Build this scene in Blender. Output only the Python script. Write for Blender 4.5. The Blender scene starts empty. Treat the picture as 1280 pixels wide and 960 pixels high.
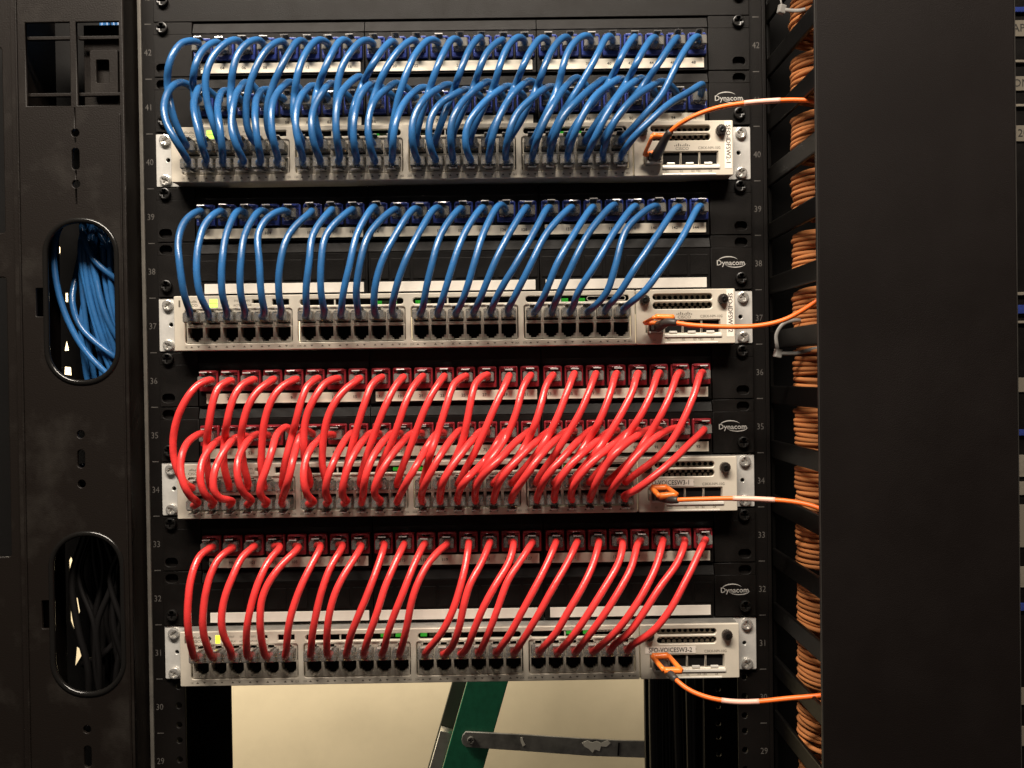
import bpy, bmesh, math, random
from mathutils import Vector, Matrix

# ------------------------------------------------------------------ camera, world, lamps
S = 0.001                       # everything below is written in millimetres
sc = bpy.context.scene
cam_data = bpy.data.cameras.new('camera')
cam_data.sensor_fit = 'HORIZONTAL'
cam_data.angle_x = 2 * math.atan(640 / 1075)
cam_data.clip_start = 0.02
cam_data.clip_end = 50
cam = bpy.data.objects.new('camera', cam_data)
sc.collection.objects.link(cam)
cam.matrix_world = (Matrix.Translation((0.04039, -0.70279, -0.02342))
                    @ Matrix.Rotation(-0.005856, 4, 'Z')
                    @ Matrix.Rotation(math.pi / 2 - 0.008929, 4, 'X')
                    @ Matrix.Rotation(-0.01442, 4, 'Z'))
sc.camera = cam

world = bpy.data.worlds.new('World')
sc.world = world
world.use_nodes = True
world.node_tree.nodes['Background'].inputs[0].default_value = (1.0, 0.85, 0.74, 1)
world.node_tree.nodes['Background'].inputs[1].default_value = 0.055


def area_lamp(name, loc, target, size, watts, colour):
    d = bpy.data.lights.new(name, 'AREA')
    d.shape = 'RECTANGLE'
    d.size, d.size_y = size
    d.energy = watts
    d.color = colour
    o = bpy.data.objects.new(name, d)
    sc.collection.objects.link(o)
    o.location = loc
    o.rotation_euler = (Vector(target) - Vector(loc)).to_track_quat('-Z', 'Y').to_euler()
    return o


WARM = (1.0, 0.89, 0.76)
area_lamp('aisle_lamp', (-0.12, -0.84, 1.10), (0.0, -0.05, 0.0), (1.2, 0.15), 62, WARM)
area_lamp('rear_lamp', (-0.95, 0.80, 0.35), (-0.60, 1.40, -0.75), (0.6, 0.25), 33, (1.0, 0.88, 0.70))  # unseen lamp added low at left to grade the light on the wall

sc.view_settings.view_transform = 'Standard'
sc.view_settings.look = 'None'
sc.view_settings.exposure = 0.0
sc.view_settings.gamma = 1.0
sc.cycles.filter_width = 1.5

# ------------------------------------------------------------------ materials


def mat(name, col, rough=0.5, metal=0.0, bump=0.0, bscale=300.0, var=0.0, vscale=40.0, var_col=None,
        alpha=1.0, emit=0.0, coat=0.0, spec=0.5, vmin=0.42, vmax=0.72, objvar=0.0, rvar=0.0, ior=1.45, trans=0.0):
    m = bpy.data.materials.new(name)
    m.use_nodes = True
    nt = m.node_tree
    b = nt.nodes['Principled BSDF']
    b.inputs['Base Color'].default_value = (*col, 1)
    b.inputs['Roughness'].default_value = rough
    b.inputs['Metallic'].default_value = metal
    b.inputs['Specular IOR Level'].default_value = spec
    b.inputs['IOR'].default_value = ior
    b.inputs['Alpha'].default_value = alpha
    b.inputs['Transmission Weight'].default_value = trans
    b.inputs['Coat Weight'].default_value = coat
    b.inputs['Coat Roughness'].default_value = 0.15
    if emit:
        b.inputs['Emission Color'].default_value = (*col, 1)
        b.inputs['Emission Strength'].default_value = emit
    tc = nt.nodes.new('ShaderNodeTexCoord')
    colour_socket = None
    if var or rvar:
        n = nt.nodes.new('ShaderNodeTexNoise')
        n.inputs['Scale'].default_value = vscale
        n.inputs['Detail'].default_value = 6
        n.inputs['Roughness'].default_value = 0.62
        nt.links.new(tc.outputs['Object'], n.inputs['Vector'])
        r = nt.nodes.new('ShaderNodeMapRange')
        r.inputs['From Min'].default_value = vmin
        r.inputs['From Max'].default_value = vmax
        nt.links.new(n.outputs['Fac'], r.inputs['Value'])
        if var:
            mx = nt.nodes.new('ShaderNodeMix')
            mx.data_type = 'RGBA'
            vc = var_col or tuple(min(1, c * (1 + var)) for c in col)
            mx.inputs[6].default_value = (*col, 1)
            mx.inputs[7].default_value = (*vc, 1)
            nt.links.new(r.outputs['Result'], mx.inputs[0])
            colour_socket = mx.outputs[2]
        if rvar:
            rr_ = nt.nodes.new('ShaderNodeMapRange')
            rr_.inputs['To Min'].default_value = rough
            rr_.inputs['To Max'].default_value = rough + rvar
            nt.links.new(r.outputs['Result'], rr_.inputs['Value'])
            nt.links.new(rr_.outputs['Result'], b.inputs['Roughness'])
    if objvar:
        oi = nt.nodes.new('ShaderNodeObjectInfo')
        mr = nt.nodes.new('ShaderNodeMapRange')
        mr.inputs['To Min'].default_value = 1 - objvar
        mr.inputs['To Max'].default_value = 1 + objvar
        nt.links.new(oi.outputs['Random'], mr.inputs['Value'])
        hs = nt.nodes.new('ShaderNodeHueSaturation')
        hs.inputs['Color'].default_value = (*col, 1)
        if colour_socket:
            nt.links.new(colour_socket, hs.inputs['Color'])
        nt.links.new(mr.outputs['Result'], hs.inputs['Value'])
        colour_socket = hs.outputs['Color']
    if colour_socket:
        nt.links.new(colour_socket, b.inputs['Base Color'])
    if bump:
        n2 = nt.nodes.new('ShaderNodeTexNoise')
        n2.inputs['Scale'].default_value = bscale
        n2.inputs['Detail'].default_value = 3
        nt.links.new(tc.outputs['Object'], n2.inputs['Vector'])
        bp = nt.nodes.new('ShaderNodeBump')
        bp.inputs['Strength'].default_value = bump
        bp.inputs['Distance'].default_value = 0.001
        nt.links.new(n2.outputs['Fac'], bp.inputs['Height'])
        nt.links.new(bp.outputs['Normal'], b.inputs['Normal'])
    return m


M = dict(
    panel=mat('black_powder_coat', (0.0032, 0.0025, 0.0021), 0.46, spec=0.18, bump=0.25, bscale=1500, var=0.5, vscale=60, rvar=0.12),
    post=mat('black_post_paint', (0.0036, 0.0028, 0.0024), 0.5, spec=0.2, bump=0.2, bscale=1200, var=0.5, vscale=30),
    edge=mat('post_edge_highlight', (0.15, 0.138, 0.12), 0.45, metal=0.2, var=-0.4, vscale=30),  # grey put in for the highlight along the left post edge
    manager=mat('black_manager_plastic', (0.0062, 0.0044, 0.0034), 0.5, spec=0.2, bump=0.2, bscale=900, var=1.0, vscale=19,
                var_col=(0.017, 0.0142, 0.0115), rvar=0.2, vmin=0.52, vmax=0.80),
    rim=mat('glossy_black_plastic', (0.006, 0.0055, 0.005), 0.2),
    cover=mat('black_cover_paint', (0.0046, 0.0032, 0.0028), 0.52, spec=0.14, bump=0.3, bscale=1600, var=0.25, vscale=9, rvar=0.14),
    cover_edge=mat('pale_cover_edge', (0.02, 0.018, 0.016), 0.5, spec=0.3, var=0.4, vscale=40),  # lighter grey than the cover face
    finger=mat('black_finger_plastic', (0.0025, 0.0022, 0.002), 0.4, spec=0.18, bump=0.15, bscale=700),
    dark=mat('dark_interior', (0.003, 0.0026, 0.0024), 0.7, spec=0.2, bump=0.1, bscale=200),
    bezel=mat('beige_switch_paint', (0.56, 0.51, 0.425), 0.34, metal=0.12, bump=0.08, bscale=900, var=-0.12, vscale=25, rvar=0.12),
    shell=mat('galvanised_chassis', (0.50, 0.48, 0.44), 0.36, metal=0.45, bump=0.08, bscale=500, var=-0.25, vscale=90),
    ear=mat('brushed_ear_metal', (0.64, 0.625, 0.59), 0.34, metal=0.35, bump=0.06, bscale=800, var=-0.15, vscale=120),
    port=mat('port_shield_metal', (0.54, 0.49, 0.41), 0.36, metal=0.4, var=-0.2, vscale=200),
    grille=mat('grille_metal', (0.34, 0.30, 0.24), 0.42, metal=0.5, var=-0.3, vscale=150),
    chrome=mat('zinc_screw', (0.66, 0.64, 0.60), 0.24, metal=0.75, rvar=0.12, vscale=300),
    black_screw=mat('black_screw', (0.005, 0.0045, 0.004), 0.34, spec=0.45),
    thumb=mat('thumbscrew_black', (0.016, 0.012, 0.010), 0.35),
    strip=mat('label_strip_paper', (0.74, 0.68, 0.56), 0.5, var=-0.12, vscale=35, bump=0.03, bscale=300),
    blank_strip=mat('blank_label_strip', (0.70, 0.65, 0.58), 0.42, var=-0.15, vscale=30),
    tape=mat('white_label_tape', (0.74, 0.68, 0.60), 0.4),
    ink=mat('black_ink', (0.02, 0.018, 0.016), 0.6),
    grey_ink=mat('grey_print', (0.085, 0.072, 0.055), 0.6),
    rack_ink=mat('rack_white_print', (0.085, 0.078, 0.07), 0.6, var=-0.5, vscale=400),
    logo=mat('white_print', (0.40, 0.385, 0.36), 0.5, var=-0.3, vscale=300),
    jack_blue=mat('blue_jack_plastic', (0.018, 0.032, 0.15), 0.25, coat=0.3, var=0.8, vscale=250),
    jack_red=mat('dark_red_jack_plastic', (0.21, 0.015, 0.021), 0.28, coat=0.3, var=0.5, vscale=250),
    dull_label=mat('dull_label_card', (0.15, 0.13, 0.10), 0.6),  # label colour kept dark and dull
    pin=mat('gold_pin', (0.30, 0.19, 0.07), 0.35, metal=1.0),
    blue=mat('blue_cord_jacket', (0.022, 0.103, 0.265), 0.24, bump=0.14, bscale=330, objvar=0.16, var=-0.3, vscale=70, rvar=0.16),
    red=mat('red_cord_jacket', (0.70, 0.042, 0.040), 0.25, bump=0.14, bscale=330, objvar=0.12, var=-0.25, vscale=70, rvar=0.16),
    orange=mat('orange_fibre_jacket', (0.86, 0.155, 0.022), 0.38, bump=0.03, bscale=250),
    bundle=mat('shaded_orange_jacket', (0.45, 0.175, 0.06), 0.65, objvar=0.25, spec=0.3),  # orange dulled and darkened for the shadow the bundles lie in
    clip=mat('orange_connector_clip', (0.86, 0.20, 0.03), 0.3, coat=0.2),
    boot=mat('dark_grey_boot', (0.035, 0.03, 0.027), 0.45),
    sleeve=mat('pale_marker_sleeve', (0.74, 0.40, 0.31), 0.4),
    led=mat('green_led_glow', (0.55, 1.0, 0.12), 0.4, emit=1.1),
    led_yellow=mat('yellow_green_led_glow', (0.92, 0.9, 0.05), 0.4, emit=1.1),
    led_dim=mat('dim_green_led', (0.05, 0.55, 0.04), 0.4, emit=0.35),
    led_off=mat('unlit_led_lens', (0.10, 0.13, 0.07), 0.3),
    tab=mat('white_metal_tab', (0.80, 0.77, 0.70), 0.3, metal=0.3),
    black_cord=mat('black_cord_jacket', (0.006, 0.0055, 0.0055), 0.3, spec=0.35),
    tie=mat('grey_nylon_tie', (0.22, 0.21, 0.195), 0.45),
    wall=mat('cream_wall_paint', (0.73, 0.63, 0.435), 0.75, bump=0.25, bscale=55, var=-0.10, vscale=6),
    ladder=mat('green_fibreglass', (0.016, 0.17, 0.088), 0.42, bump=0.2, bscale=500, var=-0.3, vscale=70),
    steel=mat('dull_grey_steel', (0.22, 0.215, 0.20), 0.5, metal=0.3, var=-0.55, vscale=28, bump=0.2, bscale=120),
    aluminium=mat('aluminium_edge', (0.38, 0.37, 0.33), 0.45, metal=0.6, var=-0.3, vscale=30),
    dark_rail=mat('dark_rail_channel', (0.030, 0.032, 0.022), 0.6),  # even dark grey-brown on the rear rail
    paint=mat('dried_white_paint', (0.72, 0.70, 0.62), 0.8),
    rust=mat('brown_stain', (0.10, 0.06, 0.035), 0.7),
)



def clear_plastic(name, body, body_colour, rough):
    """thin clear plastic: see-through, with reflections that do not fade with it"""
    m = bpy.data.materials.new(name)
    m.use_nodes = True
    nt = m.node_tree
    nt.nodes.clear()
    out = nt.nodes.new('ShaderNodeOutputMaterial')
    tr = nt.nodes.new('ShaderNodeBsdfTransparent')
    tr.inputs[0].default_value = (0.93, 0.92, 0.90, 1)
    df = nt.nodes.new('ShaderNodeBsdfDiffuse')
    df.inputs[0].default_value = (*body_colour, 1)
    gl = nt.nodes.new('ShaderNodeBsdfGlossy')
    gl.inputs['Roughness'].default_value = rough
    fr = nt.nodes.new('ShaderNodeFresnel')
    fr.inputs[0].default_value = 1.5
    m1 = nt.nodes.new('ShaderNodeMixShader')
    m1.inputs[0].default_value = body
    nt.links.new(tr.outputs[0], m1.inputs[1])
    nt.links.new(df.outputs[0], m1.inputs[2])
    m2 = nt.nodes.new('ShaderNodeMixShader')
    nt.links.new(fr.outputs[0], m2.inputs[0])
    nt.links.new(m1.outputs[0], m2.inputs[1])
    nt.links.new(gl.outputs[0], m2.inputs[2])
    nt.links.new(m2.outputs[0], out.inputs[0])
    return m


M['clear'] = clear_plastic('clear_plug_plastic', 0.17, (0.72, 0.69, 0.64), 0.08)
M['latch'] = clear_plastic('frosted_latch_plastic', 0.38, (0.7, 0.67, 0.64), 0.14)

# ------------------------------------------------------------------ mesh helpers
WORLD = {}                      # world position (mm) of every object that parents others
COL = sc.collection


def tag(o, label=None, category=None, group=None, kind=None):
    if label:
        o['label'] = label
    if category:
        o['category'] = category
    if group:
        o['group'] = group
    if kind:
        o['kind'] = kind
    return o


def thing(name, loc, label, category, group=None):
    o = bpy.data.objects.new(name, None)
    o.empty_display_size = 0.01
    COL.objects.link(o)
    o.location = Vector(loc) * S
    WORLD[o.name] = Vector(loc)
    return tag(o, label, category, group)


def put(name, mesh, parent=None, loc=(0, 0, 0), rot=None):
    """link a mesh (already in metres about its own origin) at a world position in mm"""
    o = bpy.data.objects.new(name, mesh)
    COL.objects.link(o)
    w = Vector(loc)
    WORLD[o.name] = w
    if parent is not None:
        o.parent = parent
        o.location = (w - WORLD[parent.name]) * S
    else:
        o.location = w * S
    if rot:
        o.rotation_euler = rot
    return o


def raw(verts, faces, material, smooth=False, name='mesh'):
    me = bpy.data.meshes.new(name)
    me.from_pydata([Vector(v) * S for v in verts], [], faces)
    if smooth:
        me.polygons.foreach_set('use_smooth', [True] * len(me.polygons))
    me.materials.append(material)
    return me


def box_mesh(x0, x1, y0, y1, z0, z1, material, bevel=0.0):
    bm = bmesh.new()
    bmesh.ops.create_cube(bm, size=1)
    for v in bm.verts:
        v.co = Vector(((x0 + x1) / 2 + v.co.x * (x1 - x0), (y0 + y1) / 2 + v.co.y * (y1 - y0), (z0 + z1) / 2 + v.co.z * (z1 - z0))) * S
    if bevel:
        bmesh.ops.bevel(bm, geom=bm.edges[:], offset=bevel * S, segments=2, affect='EDGES', profile=0.6)
    me = bpy.data.meshes.new('box')
    bm.to_mesh(me)
    bm.free()
    me.materials.append(material)
    return me


def box(name, x0, x1, y0, y1, z0, z1, material, parent=None, bevel=0.0):
    """box given in world mm; its origin is put at its own centre"""
    c = Vector(((x0 + x1) / 2, (y0 + y1) / 2, (z0 + z1) / 2))
    me = box_mesh(x0 - c.x, x1 - c.x, y0 - c.y, y1 - c.y, z0 - c.z, z1 - c.z, material, bevel)
    return put(name, me, parent, c)


def rr(x0, x1, z0, z1, r, n=5):
    pts = []
    for cx, cz, a0 in ((x1 - r, z1 - r, 0), (x0 + r, z1 - r, 90), (x0 + r, z0 + r, 180), (x1 - r, z0 + r, 270)):
        for i in range(n + 1):
            a = math.radians(a0 + 90 * i / n)
            pts.append((cx + r * math.cos(a), cz + r * math.sin(a)))
    return pts


def rect(x0, x1, z0, z1):
    return [(x0, z0), (x1, z0), (x1, z1), (x0, z1)]


def circ(x, z, r, n=14):
    return [(x + r * math.cos(2 * math.pi * i / n), z + r * math.sin(2 * math.pi * i / n)) for i in range(n)]


def plate_mesh(outer, holes, y_front, thick, material, bevel=0.0):
    """a sheet in the XZ plane with real openings; front face at y_front, going back by thick"""
    cu = bpy.data.curves.new('outline', 'CURVE')
    cu.dimensions = '2D'
    cu.fill_mode = 'BOTH'
    cu.extrude = max(thick / 2 - bevel, 0.01) * S
    cu.bevel_depth = bevel * S
    cu.bevel_resolution = 1
    cu.offset = -bevel * S
    for loop in [outer] + list(holes):
        sp = cu.splines.new('POLY')
        sp.points.add(len(loop) - 1)
        for p, q in zip(sp.points, loop):
            p.co = (q[0] * S, q[1] * S, 0, 1)
        sp.use_cyclic_u = True
    ob = bpy.data.objects.new('outline', cu)
    me = bpy.data.meshes.new_from_object(ob)
    bpy.data.objects.remove(ob)
    bpy.data.curves.remove(cu)
    me.transform(Matrix.Rotation(math.pi / 2, 4, 'X'))
    me.transform(Matrix.Translation((0, (y_front + thick / 2) * S, 0)))
    me.materials.clear()
    me.materials.append(material)
    return me


def plate(name, outer, holes, y_front, thick, material, parent=None, bevel=0.0):
    xs = [p[0] for p in outer]
    zs = [p[1] for p in outer]
    c = Vector(((min(xs) + max(xs)) / 2, y_front, (min(zs) + max(zs)) / 2))
    sh = lambda loop: [(p[0] - c.x, p[1] - c.z) for p in loop]
    return put(name, plate_mesh(sh(outer), [sh(h) for h in holes], 0, thick, material, bevel), parent, c)


def spline(pts, step=2.6):
    """Catmull-Rom (centripetal) through the points, sampled about every step mm"""
    P = [Vector(p) for p in pts]
    P = [P[0] * 2 - P[1]] + P + [P[-1] * 2 - P[-2]]
    out = []
    for i in range(1, len(P) - 2):
        p0, p1, p2, p3 = P[i - 1:i + 3]
        t0 = 0.0
        t1 = t0 + max((p1 - p0).length, 1e-3) ** 0.5
        t2 = t1 + max((p2 - p1).length, 1e-3) ** 0.5
        t3 = t2 + max((p3 - p2).length, 1e-3) ** 0.5
        n = max(2, int((p2 - p1).length / step))
        for k in range(n):
            t = t1 + (t2 - t1) * k / n
            a1 = p0 * ((t1 - t) / (t1 - t0)) + p1 * ((t - t0) / (t1 - t0))
            a2 = p1 * ((t2 - t) / (t2 - t1)) + p2 * ((t - t1) / (t2 - t1))
            a3 = p2 * ((t3 - t) / (t3 - t2)) + p3 * ((t - t2) / (t3 - t2))
            b1 = a1 * ((t2 - t) / (t2 - t0)) + a2 * ((t - t0) / (t2 - t0))
            b2 = a2 * ((t3 - t) / (t3 - t1)) + a3 * ((t - t1) / (t3 - t1))
            out.append(b1 * ((t2 - t) / (t2 - t1)) + b2 * ((t - t1) / (t2 - t1)))
    out.append(P[-2])
    return out


def smooth_path(pts, rounds=2):
    for _ in range(rounds):
        pts = [pts[0]] + [(pts[i - 1] + pts[i] * 2 + pts[i + 1]) / 4 for i in range(1, len(pts) - 1)] + [pts[-1]]
    return pts


def tube_mesh(path, radius, material, sides=10, closed=False, origin=(0, 0, 0), flat=None):
    path = [Vector(p) - Vector(origin) for p in path]
    n = len(path)
    verts, faces = [], []
    t_prev = None
    nrm = None
    for i in range(n):
        if closed:
            t = (path[(i + 1) % n] - path[i - 1]).normalized()
        else:
            t = (path[min(i + 1, n - 1)] - path[max(i - 1, 0)]).normalized()
        if nrm is None:
            up = Vector((0, 0, 1)) if abs(t.z) < 0.9 else Vector((1, 0, 0))
            nrm = (up - t * up.dot(t)).normalized()
        else:
            nrm = (nrm - t * nrm.dot(t)).normalized()
        bi = t.cross(nrm)
        r = radius(i / (n - 1)) if callable(radius) else radius
        for k in range(sides):
            a = 2 * math.pi * k / sides
            ca, sa = math.cos(a) * r, math.sin(a) * r
            if flat:
                sa *= flat
            verts.append(path[i] + nrm * ca + bi * sa)
    rings = n if closed else n - 1
    for i in range(rings):
        j = (i + 1) % n
        for k in range(sides):
            l = (k + 1) % sides
            faces.append((i * sides + k, i * sides + l, j * sides + l, j * sides + k))
    if not closed:
        faces.append(tuple(range(sides - 1, -1, -1)))
        faces.append(tuple((n - 1) * sides + k for k in range(sides)))
    return raw(verts, faces, material, smooth=True)


def tube(name, path, radius, material, parent=None, sides=10, closed=False, flat=None, origin=None):
    o = Vector(origin) if origin is not None else Vector(path[0])
    return put(name, tube_mesh(path, radius, material, sides, closed, o, flat), parent, o)


_text = {}


def text_geo(s, size, squeeze=1.0, bold=0.0):
    """flat glyph geometry for a string, centred, in mm"""
    key = (s, size, squeeze, bold)
    if key not in _text:
        cu = bpy.data.curves.new('text', 'FONT')
        cu.body = s
        cu.size = 1.0
        cu.align_x = 'CENTER'
        cu.align_y = 'CENTER'
        cu.resolution_u = 2
        cu.offset = bold
        ob = bpy.data.objects.new('text', cu)
        me = bpy.data.meshes.new_from_object(ob)
        vs = [(v.co.x * size * squeeze, v.co.y * size) for v in me.vertices]
        fs = [tuple(p.vertices) for p in me.polygons]
        bpy.data.objects.remove(ob)
        bpy.data.curves.remove(cu)
        bpy.data.meshes.remove(me)
        _text[key] = (vs, fs)
    return _text[key]


def lettering(name, items, y, material, parent):
    """flat print on a face at depth y; items: (text, x, z, size, turn in degrees, squeeze) or ('poly', [(x, z)...])"""
    verts, faces = [], []
    for it in items:
        base = len(verts)
        if it[0] == 'poly':
            pts = it[1]
            verts += [(p[0], y, p[1]) for p in pts]
            faces.append(tuple(range(base, base + len(pts))))
            continue
        s, x, z, size = it[:4]
        a = math.radians(it[4]) if len(it) > 4 else 0.0
        sq = it[5] if len(it) > 5 else 1.0
        vs, fs = text_geo(s, size, sq, it[6] if len(it) > 6 else 0.0)
        c, sn = math.cos(a), math.sin(a)
        verts += [(x + u * c - v * sn, y, z + u * sn + v * c) for u, v in vs]
        faces += [tuple(base + q for q in f) for f in fs]
    o = Vector(verts[0])
    me = raw([Vector(v) - o for v in verts], faces, material)
    return put(name, me, parent, o)


def screw_mesh(r, h, material):
    """pan head with a real cross recess, facing -Y, base at y = 0"""
    a, b = r * 0.14, r * 0.58
    plus = [(a, a), (a, b), (-a, b), (-a, a), (-b, a), (-b, -a), (-a, -a), (-a, -b), (a, -b), (a, -a), (b, -a), (b, a)]
    me = plate_mesh(circ(0, 0, r, 18), [plus], -h, h * 0.98, material, bevel=h * 0.3)
    bm = bmesh.new()
    bm.from_mesh(me)
    q = bmesh.ops.create_circle(bm, cap_ends=True, radius=r * 0.8 * S, segments=12,
                                matrix=Matrix.Translation((0, -h * 0.4 * S, 0)) @ Matrix.Rotation(math.pi / 2, 4, 'X'))
    bm.to_mesh(me)
    bm.free()
    me.polygons.foreach_set('use_smooth', [True] * len(me.polygons))
    me.set_sharp_from_angle(angle=math.radians(40))
    return me


U = 44.45


def zt(n):
    """height (mm) of the top of rack unit n"""
    return (n - 36) * U


def ordinal(i):
    words = ('first second third fourth fifth sixth seventh eighth ninth tenth eleventh twelfth thirteenth fourteenth '
             'fifteenth sixteenth seventeenth eighteenth nineteenth twentieth twenty-first twenty-second twenty-third '
             'twenty-fourth').split()
    return words[i]


SCREW_CHROME = screw_mesh(4.6, 3.0, M['chrome'])
SCREW_BLACK = screw_mesh(4.8, 3.2, M['black_screw'])

# ------------------------------------------------------------------ wall and ladder seen under the lowest switch
w = put('wall', raw([(-2600, 1400, -1700), (2600, 1400, -1700), (2600, 1400, 1400), (-2600, 1400, 1400)], [(0, 1, 2, 3)], M['wall']))
tag(w, 'plain cream painted wall behind the rack', 'wall', kind='structure')

lad = thing('stepladder', (-60, 900, -1600), 'green fibreglass stepladder with grey spreader bar behind the rack', 'ladder')


def slanted_bar(name, top, bottom, width, depth, y0, material, parent, bevel=1.0):
    """bar in the XZ plane between two points (x, z), width across, from depth y0 back"""
    t = Vector((top[0] - bottom[0], top[1] - bottom[1]))
    n = Vector((t.y, -t.x)).normalized() * width / 2
    pts = [(bottom[0] - n.x, bottom[1] - n.y), (bottom[0] + n.x, bottom[1] + n.y), (top[0] + n.x, top[1] + n.y), (top[0] - n.x, top[1] - n.y)]
    return plate(name, pts, [], y0, depth, material, parent, bevel)


# front rail: a channel (web towards the camera, flanges behind)
slope = (-4.0 + 51.8) / 160.0    # mm sideways per mm of height
xr = lambda z: -4.0 + (z + 594) * slope
slanted_bar('rail', (xr(150), 150), (xr(-1600), -1600), 74, 4, 900, M['ladder'], lad, 1.5)
slanted_bar('rail_flange', (xr(150) - 35, 150), (xr(-1600) - 35, -1600), 4, 26, 904, M['ladder'], lad, 0.8)
slanted_bar('rail_flange', (xr(150) + 35, 150), (xr(-1600) + 35, -1600), 4, 26, 904, M['ladder'], lad, 0.8)
slanted_bar('rear_rail', (xr(150) - 50, 150), (xr(-1600) - 52, -1600), 26, 30, 934, M['dark_rail'], lad, 1.0)
slanted_bar('rail_foot_cap', (xr(-690) - 51, -690), (xr(-1600) - 54, -1600), 22, 22, 908, M['aluminium'], lad, 1.0)
bar = plate('spreader_bar', [(-46, -684), (-52, -691), (-54, -699), (-52, -707), (-46, -713), (60, -722), (180, -733), (330, -741), (330, -709), (240, -705), (180, -701), (60, -691)],
            [circ(-36, -699, 4)], 893, 5, M['steel'], lad, 1.0)
put('rivet', screw_mesh(7, 4, M['steel']), lad, (-36, 893, -699))
plate('paint_splash', [(170, -708), (180, -704), (190, -708), (198, -705), (206, -709), (218, -704), (224, -709), (216, -716), (206, -715), (203, -724), (194, -721), (190, -727), (182, -719), (176, -716)], [], 892.4, 0.5, M['paint'], bar)
plate('paint_splash', [(56, -697), (60, -695), (61, -702), (65, -710), (60, -713), (57, -706)], [], 892.4, 0.5, M['paint'], bar)
plate('joint_line', [(236, -733), (239, -733), (241, -709), (238, -709)], [], 892.2, 0.7, M['dark'], bar)

# ------------------------------------------------------------------ two-post rack
rack = thing('equipment_rack', (0, 0, -700), 'black two-post equipment rack with unit numbers printed on its posts', 'rack')
HOLE_DZ = (6.35, 22.2, 38.1)
for side in (-1, 1):
    holes = []
    for n in range(24, 31):
        for dz in HOLE_DZ:
            holes.append(circ(side * 231.8, zt(n) - dz, 2.5, 10))
    xs = sorted((side * 226.5, side * 255.5))
    post = plate('post', rect(xs[0], xs[1], -700, 420), holes, 0, 2.5, M['post'], rack, 0.4)
    xs = sorted((side * 253.2, side * 255.5))
    box('post_web', xs[0], xs[1], 2.5, 93, -700, 420, M['post'], post)
    holes = []
    for n in range(22, 31):
        for dz in HOLE_DZ:
            if side > 0:
                holes.append(circ(side * 232.5, zt(n) - dz, 2.5, 10))
    xs = sorted((side * 219.5, side * 255.5))
    plate('rear_flange', rect(xs[0], xs[1], -700, 420), holes, 93, 2.5, M['post'], post, 0.3)
    xs = sorted((side * 251.8, side * 254.6))
    box('post_edge', xs[0], xs[1], -2.5, -0.3, -700, 420, M['edge'] if side < 0 else M['post'], post, 0.4)  # left strip coloured as a lit edge, right one plain
    for n in range(28, 44):
        z = zt(n)
        xs = sorted((side * 244.6, side * 249.8))
        lettering('unit_tick', [('poly', rect(xs[0], xs[1], z - 0.35, z + 0.35))], -0.12, M['rack_ink'], post)
        lettering('unit_number', [(str(n), side * 247.4, z - 23.2, 7.2, 0, 0.86)], -0.12, M['rack_ink'], post)

# ------------------------------------------------------------------ blank panel above the top patch panel
bp = thing('blank_panel', (0, 0, zt(42) + 0.4), 'plain dark grey blank panel above the top patch panel', 'panel')
plate('face', rect(-241.3, 241.3, zt(42) + 0.5, zt(43) - 0.4), [], -3, 3, M['panel'], bp, 0.4)
box('light_block', -219, 219, 7, 40, zt(42) + 0.35, zt(43) - 0.4, M['dark'], bp)  # unseen dark box added to stop light leaking past the panel
for sx in (-233.5, 232.5):
    put('mounting_screw', SCREW_BLACK, bp, (sx, -3, zt(42) + 16.8))

# ------------------------------------------------------------------ vertical manager on the left
vm = thing('vertical_cable_manager', (-298, 0, -700), 'black plastic vertical cable manager with oval openings left of the rack', 'cable manager')
ovals = [rr(-318, -262.5, -23.5, 103, 26, 9), rr(-318, -262.5, -267.5, -141.5, 26, 9)]
holes = [list(o) for o in ovals]
holes += [rect(-330, -295.6, 192, 257), rect(-290.6, -257.6, 192, 257)]
holes += [circ(-292.7, 170.9, 3.1), rr(-295.7, -289.9, 142.3, 159.1, 2.7, 4), circ(-292.8, 131.2, 3.1)]
holes += [circ(-292.8, -63.9, 3.1), rr(-295.8, -290.0, -90.1, -76.0, 2.7, 4), circ(-292.8, -102.6, 3.1)]
holes += [circ(-292.2, -295.1, 3.1), rr(-295.0, -289.2, -325, -308, 2.7, 4), circ(-292.2, -340, 3.1)]
holes += [rr(-325.8, -319.8, 28.5, 50.5, 0.8, 2), rr(-325.8, -319.8, -215.5, -193.5, 0.8, 2)]
holes += [rect(-293.0, -292.5, 106.5, 127.5), rect(-293.0, -292.5, 134.6, 142.0), rect(-293.0, -292.5, 159.6, 167.4), rect(-293.0, -292.5, 174.4, 190.5)]
face = plate('front_cover', rect(-341.5, -254.6, -420, 330), holes, -30, 3, M['manager'], vm, 0.5)
for o in ovals:
    path = [(x, -29.2, z) for x, z in o]
    tube('opening_rim', path, 2.3, M['rim'], face, 8, True)
box('side_wall', -258.4, -256.6, -27.0, 50, -420, 330, M['manager'], vm, 0.3)
box('side_wall', -341.4, -339.6, -26.8, 34, -420, 330, M['manager'], vm, 0.3)
plate('outer_cover', rect(-372, -343.2, -420, 330), [rr(-372.5 + 10, -352, 95, 240, 2, 2), rr(-362.5, -352, -160, 60, 2, 2)], -24, 3, M['manager'], vm, 0.8)
box('ridge', -337.6, -336.0, -31.2, -30.0, -420, 330, M['manager'], face, 0.4)
box('ridge', -258.4, -257.0, -31.2, -30.0, -420, 185, M['manager'], face, 0.4)
for x0, x1 in ((-331, -295), (-291, -257)):
    for z in (246.2, 202.0):
        box('crossbar', x0, x1, -26, -23, z - 1.3, z + 1.3, M['manager'], vm, 0.4)
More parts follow.
